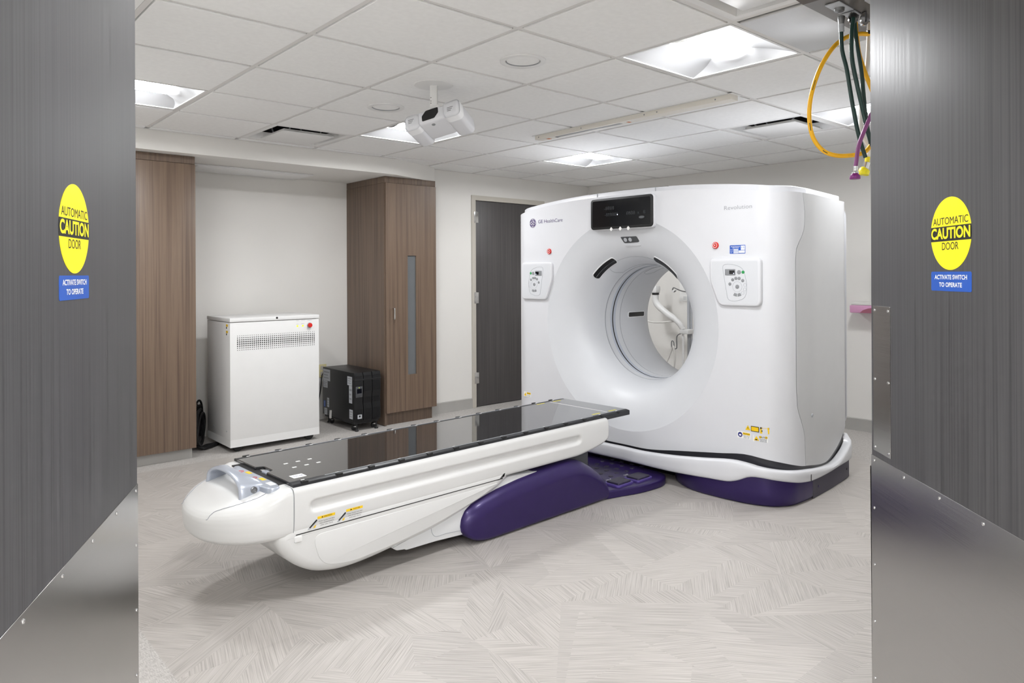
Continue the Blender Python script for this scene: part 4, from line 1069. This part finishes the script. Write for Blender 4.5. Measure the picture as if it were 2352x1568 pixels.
for y, z in ((5.63, .16), (5.93, .16)): MB().lathe([(.005, 0), (.004, .003), (0, .0035)], lambda a, b, h: SF_(y+a, z+b, h), 10).build('screw', 'steelgrey', t, off)
MB().box(bx0+.03, bx1-.03, by0+.16, by1-.05, .055, .099).build('under_frame', 'rubber', t, off)
def caster(x, y, r, w_, par, off, fork='black'):
    c = MB(); c.lathe([(r*.4, -w_/2), (r*.9, -w_/2), (r, -w_*.3), (r, w_*.3), (r*.9, w_/2), (r*.4, w_/2)], lambda a, b, h: (x+a, y+h, r+b), 24)
    c.lathe([(.0, -w_/2-.001), (r*.45, -w_/2-.001)], lambda a, b, h: (x+a, y+h, r+b), 16, 0)
    c = c.build('caster', 'rubber', par, off)
    MB().box(x-r*.55, x+r*.55, y-w_*.75, y+w_*.75, r*1.25, r*1.25+.012, .002).build('fork', fork, c, off)
    return c
for x in (bx0+.075, bx1-.075):
    for y in (by0+.05, by1-.06): caster(x, y, .040, .026, t, off)
# black battery unit
ux0, ux1, uy0, uy1, uz0, uz1 = 3.068, 3.333, 5.575, 6.165, .078, .515
t = thing('battery_unit', 'black battery backup tower on a wheeled base beside the white cabinet', 'power supply', (3.2, 5.87, 0)); off = (3.2, 5.87, 0)
MB().box(ux0, ux1, uy0+.02, uy1, uz0, uz1, .004).build('case', 'black', t, off)
w3 = (ux1-ux0)/3
for k in range(3):
    a, b = ux0+k*w3+.003, ux0+(k+1)*w3-.003; m = MB()
    pr = [(0, uz0+.01), (-.014, uz0+.02), (-.016, .20), (-.010, .235), (-.010, .30), (-.018, .34), (-.018, uz1-.04), (-.006, uz1-.004), (0, uz1-.002)]
    m.prism([(y, z) for y, z in pr]+[(.03, uz1-.002), (.03, uz0+.01)], lambda y, z, d: (d, uy0+.012+y, z), a, b)
    fp = m.build('front_panel', 'black', t, off)
    for z0, z1, yy in ((.095, .195, -.016), (.245, .295, -.0105), (.35, .44, -.018), (.455, .485, -.0165)):
        if k == 0 and z0 in (.245, .35): continue
        m = MB()
        for q in range(9):
            x = a+.008+(b-a-.016)*q/8; m.box(x-.0016, x+.0016, uy0+.012+yy-.002, uy0+.012+yy+.001, z0, z1)
        m.build('rib_band', 'rubber', fp, off)
m = MB().box(ux0-.002, ux1+.002, uy0-.009, uy0+.02, .445, .458, .002); m.build('cross_strap', 'rubber', t, off)
dp = MB().box(ux0+.012, ux0+w3-.010, uy0-.010, uy0, .30, .395, .003).build('control_display', 'darkgrey', t, off)
MB().box(ux0+.022, ux0+w3-.020, uy0-.0108, uy0-.0098, .335, .375).build('screen', 'blackgloss', dp, off)
for q in range(4): MB().lathe([(.0045, 0), (.004, .003), (0, .003)], lambda a, b, h: (ux0+.024+.014*q+a, uy0-.0105-h, .318+b), 10).build('key', 'steelgrey', dp, off)
MB().lathe([(.003, 0), (0, .002)], lambda a, b, h: (ux0+.044+a, uy0-.0105-h, .385+b), 8).build('light', 'led', dp, off)
sticker('maker_plate', t, off, lambda x, y, h: (x, uy0-.006-h, y), ux0+.03, ux0+.072, .112, .148, [(.3, .7, .35, .8, 1)], ['lightgrey', 'inkblack'])
US = lambda x, y, h: (ux0-h, uy1-x, y)
for (x0, x1, z0, z1) in ((.01, .145, .395, .50), (.01, .095, .33, .393), (.47, .555, .40, .478), (.50, .555, .245, .398), (.02, .05, .15, .205), (.085, .125, .155, .24), (.03, .085, .08, .14), (.505, .565, .108, .19)):
    sticker('side_label', t, off, US, x0, x1, z0, z1, [(.12, .88, .7, .82, 1), (.12, .7, .45, .55, 1), (.12, .8, .2, .3, 1)], ['blue' if x0 == .02 else 'lightgrey', 'grey'])
m = MB().prism(roundpoly([(.125, .055), (.165, .06), (.175, .135), (.135, .13)], .004), US, -.001, .001); m.build('side_tag', 'white', t, off)
m = MB(); m.box(ux0+.01, ux1-.01, uy0+.02, uy1-.02, .062, .077); m.build('base_frame', 'rubber', t, off)
for x in (ux0+.035, ux1-.035):
    for y in (uy0+.07, uy1-.11):
        caster(x, y, .024, .02, t, off, 'chrome')
    for y in (uy0+.02, uy1-.05):
        m = MB().lathe([(.0, .0), (.017, .002), (.017, .008), (.007, .018), (.006, .062)], lambda a, b, h: (x+a, y+b, h), 16); m.build('levelling_foot', 'rubber', t, off)
# coil of cables
m = MB()
rg = random.Random(5)
for k in range(11):
    cx, cy, cz = 1.885+rg.uniform(-.015, .02), 5.98+rg.uniform(-.09, .07), .175+rg.uniform(-.03, .03); tl = rg.uniform(-.6, .6); pts = []
    ra, rb2 = .15+rg.uniform(-.02, .02), .145+rg.uniform(-.035, .018)
    for q in range(41):
        a = 2*PI*q/40; pts.append((cx+ra*cos(a)*.5+.04*sin(a)*tl, cy+.13*cos(a)+.06*tl*sin(a), cz+rb2*sin(a)))
    m.tube(pts, .0085, 8)
for k in range(3):
    pts = [(1.82+.02*k, 5.86, .04+.03*k), (1.87, 5.80+.03*k, .016), (1.93, 5.83+.03*k, .014), (2.02, 5.9, .013)]; m.tube(catmull(pts, 6), .0115, 8)
o = m.build('cable_coil', 'rubber', None); 
zmin = min(v.co.z for v in o.data.vertices)
for v in o.data.vertices: v.co.z -= zmin-.001
tag(o, 'coil of black cables on the floor between walnut cabinet and white cabinet', 'cable')

# ---------------------------------------------------------------- ceiling-mounted things
t = thing('ceiling_camera', 'white multi-lens camera unit hanging from a round ceiling plate', 'camera', (2.245, 3.19, CE), -YAW)
MB().lathe([(0, -.004), (.106, -.004), (.108, -.007), (.104, -.011), (.0, -.014)], I3, 48).build('mounting_plate', 'whitemetal', t)
st = MB().box(-.018, .022, -.016, .016, -.125, -.010, .004).build('stem', 'whitemetal', t)
for z in (-.08, -.098, -.11): MB().lathe([(.0025, 0), (0, .001)], lambda x, y, h: (-.012+x, -.016-h, z+y), 8).build('screw', 'inkblack', st)
MB().cyl((-.02, .0, -.132), (.030, 0, -.126), .017).build('pivot', 'whitemetal', t)
e2 = Vector((.34, .88, -.30)).normalized(); e1 = Vector((.93, -.27, .22)); e1 = (e1-e2*e1.dot(e2)).normalized(); e3 = e1.cross(e2).normalized()
if e3.z < 0: e3 = -e3
def CB(x, y, z): return tuple(Vector((-.012, -.035, -.172))+(e1*x+e2*y+e3*z)*1.06)
hb = MB().box(-.076, .076, .0, .165, -.046, .034, .016, 0, CB, 4).build('camera_body', 'gantry', t)
MB().prism(roundpoly([(-.046, -.030), (.022, -.030), (.046, -.004), (.046, .026), (-.022, .026), (-.046, .0)], .006), lambda x, z, d: CB(x-.004, -d, z), -.002, .0018).build('speaker_grille', 'black', hb)
MB().lathe([(.010, 0), (.009, .002), (0, .0025)], lambda x, y, h: CB(-.002+x, .030+y, -.046-h), 16).build('sensor', 'grey', hb)
for x0, x1, y0, y1, z0, z1 in ((-.150, -.066, -.006, .195, -.058, .032), (.066, .158, -.006, .215, -.050, .042)):
    p = MB().box(x0, x1, y0, y1, z0, z1, .024, 0, CB, 5).build('lens_pod', 'gantry', t)
    cxp = (x0+x1)/2
    for q in range(3): MB().box(cxp-.018, cxp+.014-.006*q, y0-.0008, y0+.0002, -.004-.009*q, .0-.009*q, 0, 0, CB).build('print', 'grey', p)
    MB().box(x0-.0006, x1+.0006, .028, .030, z0-.0006, z1+.0006, .024, 0, CB, 5).build('seam', 'filter', p)
t = thing('ceiling_light_bar', 'long narrow cream metal bar fixed under the ceiling tiles', 'ceiling rail', (3.69, 3.06, CE-.006)); 
MB().box(-.040, .040, -.82, .82, -.032, -.0005, .003).build('housing', 'barpaint', t)
MB().box(-.052, .052, -.84, .84, -.0025, -.0002).build('flange', 'whitemetal', t)
MB().box(-.016, .012, .02, .62, -.0335, -.032).build('grille_slot', 'grey', t)
for y, mt, ln in ((.70, 'orange', .03), (.62, 'darkgrey', .02), (-.05, 'orange', .02)): MB().box(-.01, .018, y, y+ln, -.0335, -.032).build('label', mt, t)
for y in (-.72, -.3, -.2, .35, .78): MB().lathe([(.005, 0), (0, .003)], lambda a, b, h: (-.0405-h, y+a, -.017+b), 10).build('screw', 'steelgrey', t)
# gas outlet box and hoses
bz = CE-.012
t = thing('gas_outlet_box', 'dark grey medical gas outlet box under the steel ceiling panel', 'gas outlet', (2.78, 1.02, bz))
m = MB(); R0 = [(2.535, .80), (3.06, .80), (3.06, 1.285), (2.535, 1.285)]
m.prism(R0, lambda x, y, d: (x, y, bz-d), .0005, .034, .020, 1); off = (2.78, 1.02, bz); m.build('housing', 'boxgrey', t, off, 20)
for (x, y, w_, h_) in ((2.675, 1.185, .12, .055), (2.80, 1.185, .10, .05), (2.905, 1.185, .10, .05), (2.73, 1.07, .11, .05), (2.87, 1.07, .10, .05)):
    pl_ = MB().box(x-w_/2, x+w_/2, y-h_/2, y+h_/2, bz-.040, bz-.0345, .002).build('outlet_plate', 'lightgrey', t, off)
    MB().lathe([(.019, -.040), (.017, -.052), (.0, -.053)], lambda a, b, h: (x+a, y+b, bz+h), 20).build('outlet_socket', 'steelgrey', pl_, off)
for (x, y) in ((2.757, 1.172), (2.80, 1.145)):
    m = MB().lathe([(.0, -.004), (.0155, -.004), (.0155, .004), (0, .004)], lambda a, b, h: (x+h*.66+a*.75, y+h*.75-a*.66, bz-.062+b*1.6), 28); q = m.build('hose_hook_disc', 'chrome', t, off)
    MB().box(x-.003, x+.003, y-.008, y+.008, bz-.075, bz-.034).build('hanger', 'steelgrey', q, off)
def hose(name, label, mat, pts, r, grp='gas hoses hanging from the outlet box', cat='hose', fittings=()):
    base = pts[0]; h = thing(name, label, cat, base, 0, grp)
    MB().tube(catmull(pts, 8), r, 12).build('tube', mat, h, base)
    if 'big loop' in label:
        P_ = catmull(pts, 8)
        for k in (30, 44, 58, 72, 86):
            MB().tube([tuple(Vector(p)+Vector((-.88, -.43, -.20))*r*.76) for p in P_[k:k+4]], r*.30, 8).build('hose_print', 'inkblack', h, base)
    for (nm, m_, pp, rr2) in fittings: MB().tube(pp, rr2, 14).build(nm, m_, h, base)
    return h
zt = bz-.0535
hose('gas_hose', 'dark green gas hose hanging furthest left from the outlet box', 'hose_green', [(2.723, 1.199, zt), (2.724, 1.198, 2.227), (2.739, 1.186, 2.142), (2.755, 1.172, 2.010), (2.772, 1.157, 1.894), (2.791, 1.140, 1.809)], .0075,
     fittings=(('connector', 'steelgrey', [(2.723, 1.199, bz-.0535), (2.723, 1.199, bz-.056), (2.723, 1.199, bz-.066), (2.723, 1.199, bz-.085)], [.010, .013, .013, .010]), ('ferrule', 'lightgrey', [(2.723, 1.199, bz-.085), (2.724, 1.199, bz-.115)], .0105)))
hose('gas_hose', 'dark green gas hose in the middle, bowing left near the top', 'hose_green', [(2.742, 1.161, zt), (2.733, 1.166, 2.252), (2.736, 1.164, 2.170), (2.750, 1.151, 2.071), (2.765, 1.139, 1.989), (2.782, 1.124, 1.891), (2.799, 1.109, 1.826)], .0078,
     fittings=(('connector', 'inkblack', [(2.742, 1.161, bz-.0535), (2.741, 1.162, bz-.066)], .013),))
hose('gas_hose', 'dark green gas hose nearest the right door, straight', 'hose_green', [(2.779, 1.175, zt), (2.786, 1.168, 2.245), (2.799, 1.158, 2.148), (2.806, 1.152, 2.048), (2.813, 1.145, 1.948), (2.826, 1.135, 1.865)], .0075,
     fittings=(('connector', 'steelgrey', [(2.779, 1.175, bz-.0535), (2.780, 1.174, bz-.07)], .012),))
hose('air_hose', 'yellow hose bent into one big loop beside the right door', 'hose_yellow', [(2.867, 1.122, zt), (2.847, 1.141, 2.294), (2.814, 1.168, 2.290), (2.777, 1.202, 2.278), (2.739, 1.235, 2.241), (2.701, 1.269, 2.162), (2.675, 1.292, 2.062), (2.668, 1.298, 1.970), (2.679, 1.289, 1.894), (2.706, 1.264, 1.844), (2.744, 1.231, 1.824), (2.788, 1.193, 1.824), (2.826, 1.159, 1.835), (2.848, 1.140, 1.868)], .0082,
     fittings=(('clamp', 'inkblack', [(2.851, 1.138, 2.296), (2.836, 1.151, 2.293)], .0105),))
hose('air_hose', 'short straight yellow hose running down behind the right door edge', 'hose_yellow', [(2.821, 1.188, zt), (2.830, 1.181, 2.236), (2.840, 1.171, 2.180), (2.857, 1.156, 2.116), (2.880, 1.137, 2.040)], .0078)
hose('vacuum_hose', 'white hose hanging behind the green hoses', 'hose_white', [(2.881, 1.160, zt), (2.874, 1.166, 2.180), (2.861, 1.178, 2.121), (2.855, 1.182, 1.994), (2.858, 1.181, 1.926), (2.879, 1.163, 1.867), (2.896, 1.147, 1.850)], .0085)
hose('waste_gas_hose', 'purple hose ending in a purple capped connector', 'hose_purple', [(2.793, 1.087, 2.041), (2.773, 1.106, 1.977), (2.749, 1.127, 1.904), (2.733, 1.141, 1.847), (2.727, 1.147, 1.790), (2.724, 1.149, 1.766)], .0075,
     fittings=(('ferrule', 'chrome', [(2.724, 1.149, 1.771), (2.724, 1.149, 1.754)], .0088), ('connector', 'chrome', [(2.724, 1.149, 1.754), (2.724, 1.149, 1.748), (2.724, 1.149, 1.745), (2.724, 1.149, 1.741)], [.009, .0125, .0125, .009]), ('cap', 'cap_purple', [(2.724, 1.150, 1.741), (2.723, 1.150, 1.737), (2.723, 1.151, 1.726), (2.723, 1.151, 1.723)], [.013, .0175, .0195, .018])))
hose('oxygen_hose', 'white hose ending in a yellow capped connector', 'hose_white', [(2.898, 1.146, 1.874), (2.880, 1.163, 1.841), (2.875, 1.169, 1.805)], .0075,
     fittings=(('sleeve', 'cap_yellow', [(2.877, 1.167, 1.824), (2.874, 1.169, 1.802)], .0092), ('connector', 'chrome', [(2.874, 1.169, 1.802), (2.869, 1.173, 1.778)], .0125), ('cap', 'cap_yellow', [(2.869, 1.173, 1.778), (2.867, 1.175, 1.774), (2.862, 1.179, 1.757), (2.862, 1.179, 1.754)], [.015, .020, .0215, .019])))
# ---------------------------------------------------------------- behind the scanner
t = thing('equipment_stand', 'white jointed arm on a steel pole seen through the scanner bore', 'medical stand', (6.12, 4.27, 0)); off = (6.12, 4.27, 0)
MB().cyl((6.15, 4.262, 0.03), (6.15, 4.262, 1.165), .016, n=16).build('pole', 'lightgrey', t, off)
MB().cyl((6.15, 4.230, .03), (6.15, 4.230, 1.10), .010, n=12).build('side_pole', 'lightgrey', t, off)
MB().cyl((6.15, 4.262, 1.165), (6.15, 4.262, 1.205), .022).build('pole_cap', 'inkblack', t, off)
m = MB().prism([(6.11+.17*cos(2*PI*q/32), 4.26+.17*sin(2*PI*q/32)) for q in range(32)], TT, .0, .03, .01); m.build('base', 'grey', t, off)
am = MB().tube(catmull([(6.05, 4.602, 1.150), (6.05, 4.601, 1.089), (6.05, 4.567, 1.036), (6.05, 4.469, .967), (6.05, 4.361, .904), (6.05, 4.298, .854), (6.06, 4.272, .807)], 8), [.034]*20+[.032]*12+[.028]*17, 20).build('arm', 'whitemetal', t, off)
MB().cyl((6.05, 4.602, 1.150), (6.05, 4.602, 1.168), .037).build('joint_ring', 'inkblack', am, off)
MB().box(6.01, 6.09, 4.565, 4.665, 1.168, 1.245, .015).build('arm_head', 'whitemetal', am, off)
MB().box(6.03, 6.17, 4.19, 4.29, .762, .806, .006).build('bracket', 'whitemetal', t, off)
MB().cyl((6.06, 4.272, .80), (6.06, 4.272, .775), .030).build('clamp', 'chrome', t, off)
MB().cyl((6.06, 4.268, .78), (6.06, 4.268, .10), .0115).build('drop_tube', 'whitemetal', t, off)
MB().tube(catmull([(6.05, 4.75, .887), (6.05, 4.664, .863), (6.05, 4.524, .865), (6.05, 4.388, .881), (6.05, 4.329, .87), (6.055, 4.282, .815)], 8), .009, 10).build('cable', 'hose_white', t, off)
MB().tube(catmull([(6.055, 4.285, .765), (6.05, 4.335, .733), (6.05, 4.338, .64), (6.05, 4.345, .607), (6.05, 4.389, .604), (6.05, 4.402, .62), (6.05, 4.402, .671), (6.05, 4.386, .683), (6.05, 4.374, .66), (6.05, 4.373, .619)], 6), .0055, 8).build('wire_hook', 'steelgrey', t, off)
MB().tube(catmull([(6.15, 4.262, 1.18), (6.17, 4.36, 1.19), (6.18, 4.43, 1.21), (6.18, 4.468, 1.222), (6.18, 4.482, 1.198), (6.18, 4.462, 1.18), (6.18, 4.438, 1.195)], 6), .006, 8).build('pole_hook', 'steelgrey', t, off)
h = thing('tubing', 'loose white tubing draped over the wire hook behind the scanner', 'tube', (6.03, 4.37, .62))
MB().tube(catmull([(6.03, 4.50, .30), (6.035, 4.46, .446), (6.035, 4.428, .512), (6.035, 4.382, .612), (6.03, 4.368, .63), (6.025, 4.357, .61), (6.03, 4.347, .519), (6.03, 4.364, .384), (6.03, 4.37, .25)], 8), .009, 10).build('tube', 'hose_white', h, (6.03, 4.37, .62))
sx = EW(4.38)-.002
s = thing('wall_notice', 'white printed sheet on the back wall seen through the scanner bore', 'sheet', (sx, 4.37, 1.2))
MB().box(sx-.002, sx, 4.255, 4.487, 1.08, 1.316).build('paper', 'white', s, (sx, 4.37, 1.2))
m = MB(); 
for q in range(3): m.box(sx-.003, sx-.002, 4.40, 4.44, 1.10+.012*q, 1.104+.012*q)
m.build('print_lines', 'textgrey', s, (sx, 4.37, 1.2))
s = thing('wall_tray', 'pink plastic tray on the right wall, cut off by the right door', 'tray', (6.2, 2.45, 1.03))
px_ = EW(2.5)-.003
MB().box(px_-.16, px_, 2.22, 2.672, 1.03, 1.095, .008).build('bin', 'pink', s, (6.2, 2.45, 1.03))
MB().box(px_-.155, px_-.01, 2.23, 2.66, 1.096, 1.122, .003).build('clear_rim', 'hose_white', s, (6.2, 2.45, 1.03))
MB().prism([(2.25, 1.032), (2.585, 1.032), (2.56, 1.055), (2.52, 1.07), (2.46, 1.08), (2.25, 1.085)], lambda y, z, d: (px_-.16-d, y, z), .0, .002).build('print_panel', 'pinkdark', s, (6.2, 2.45, 1.03))
s = thing('wall_monitor', 'black wall monitor edge above the pink tray', 'monitor', (px_, 2.4, 1.27))
MB().box(px_-.055, px_-.02, 2.05, 2.535, 1.14, 1.385, .006).build('screen_housing', 'black', s, (px_, 2.4, 1.27))
MB().box(px_-.02, px_-.0005, 2.25, 2.35, 1.22, 1.30).build('bracket', 'darkgrey', s, (px_, 2.4, 1.27))
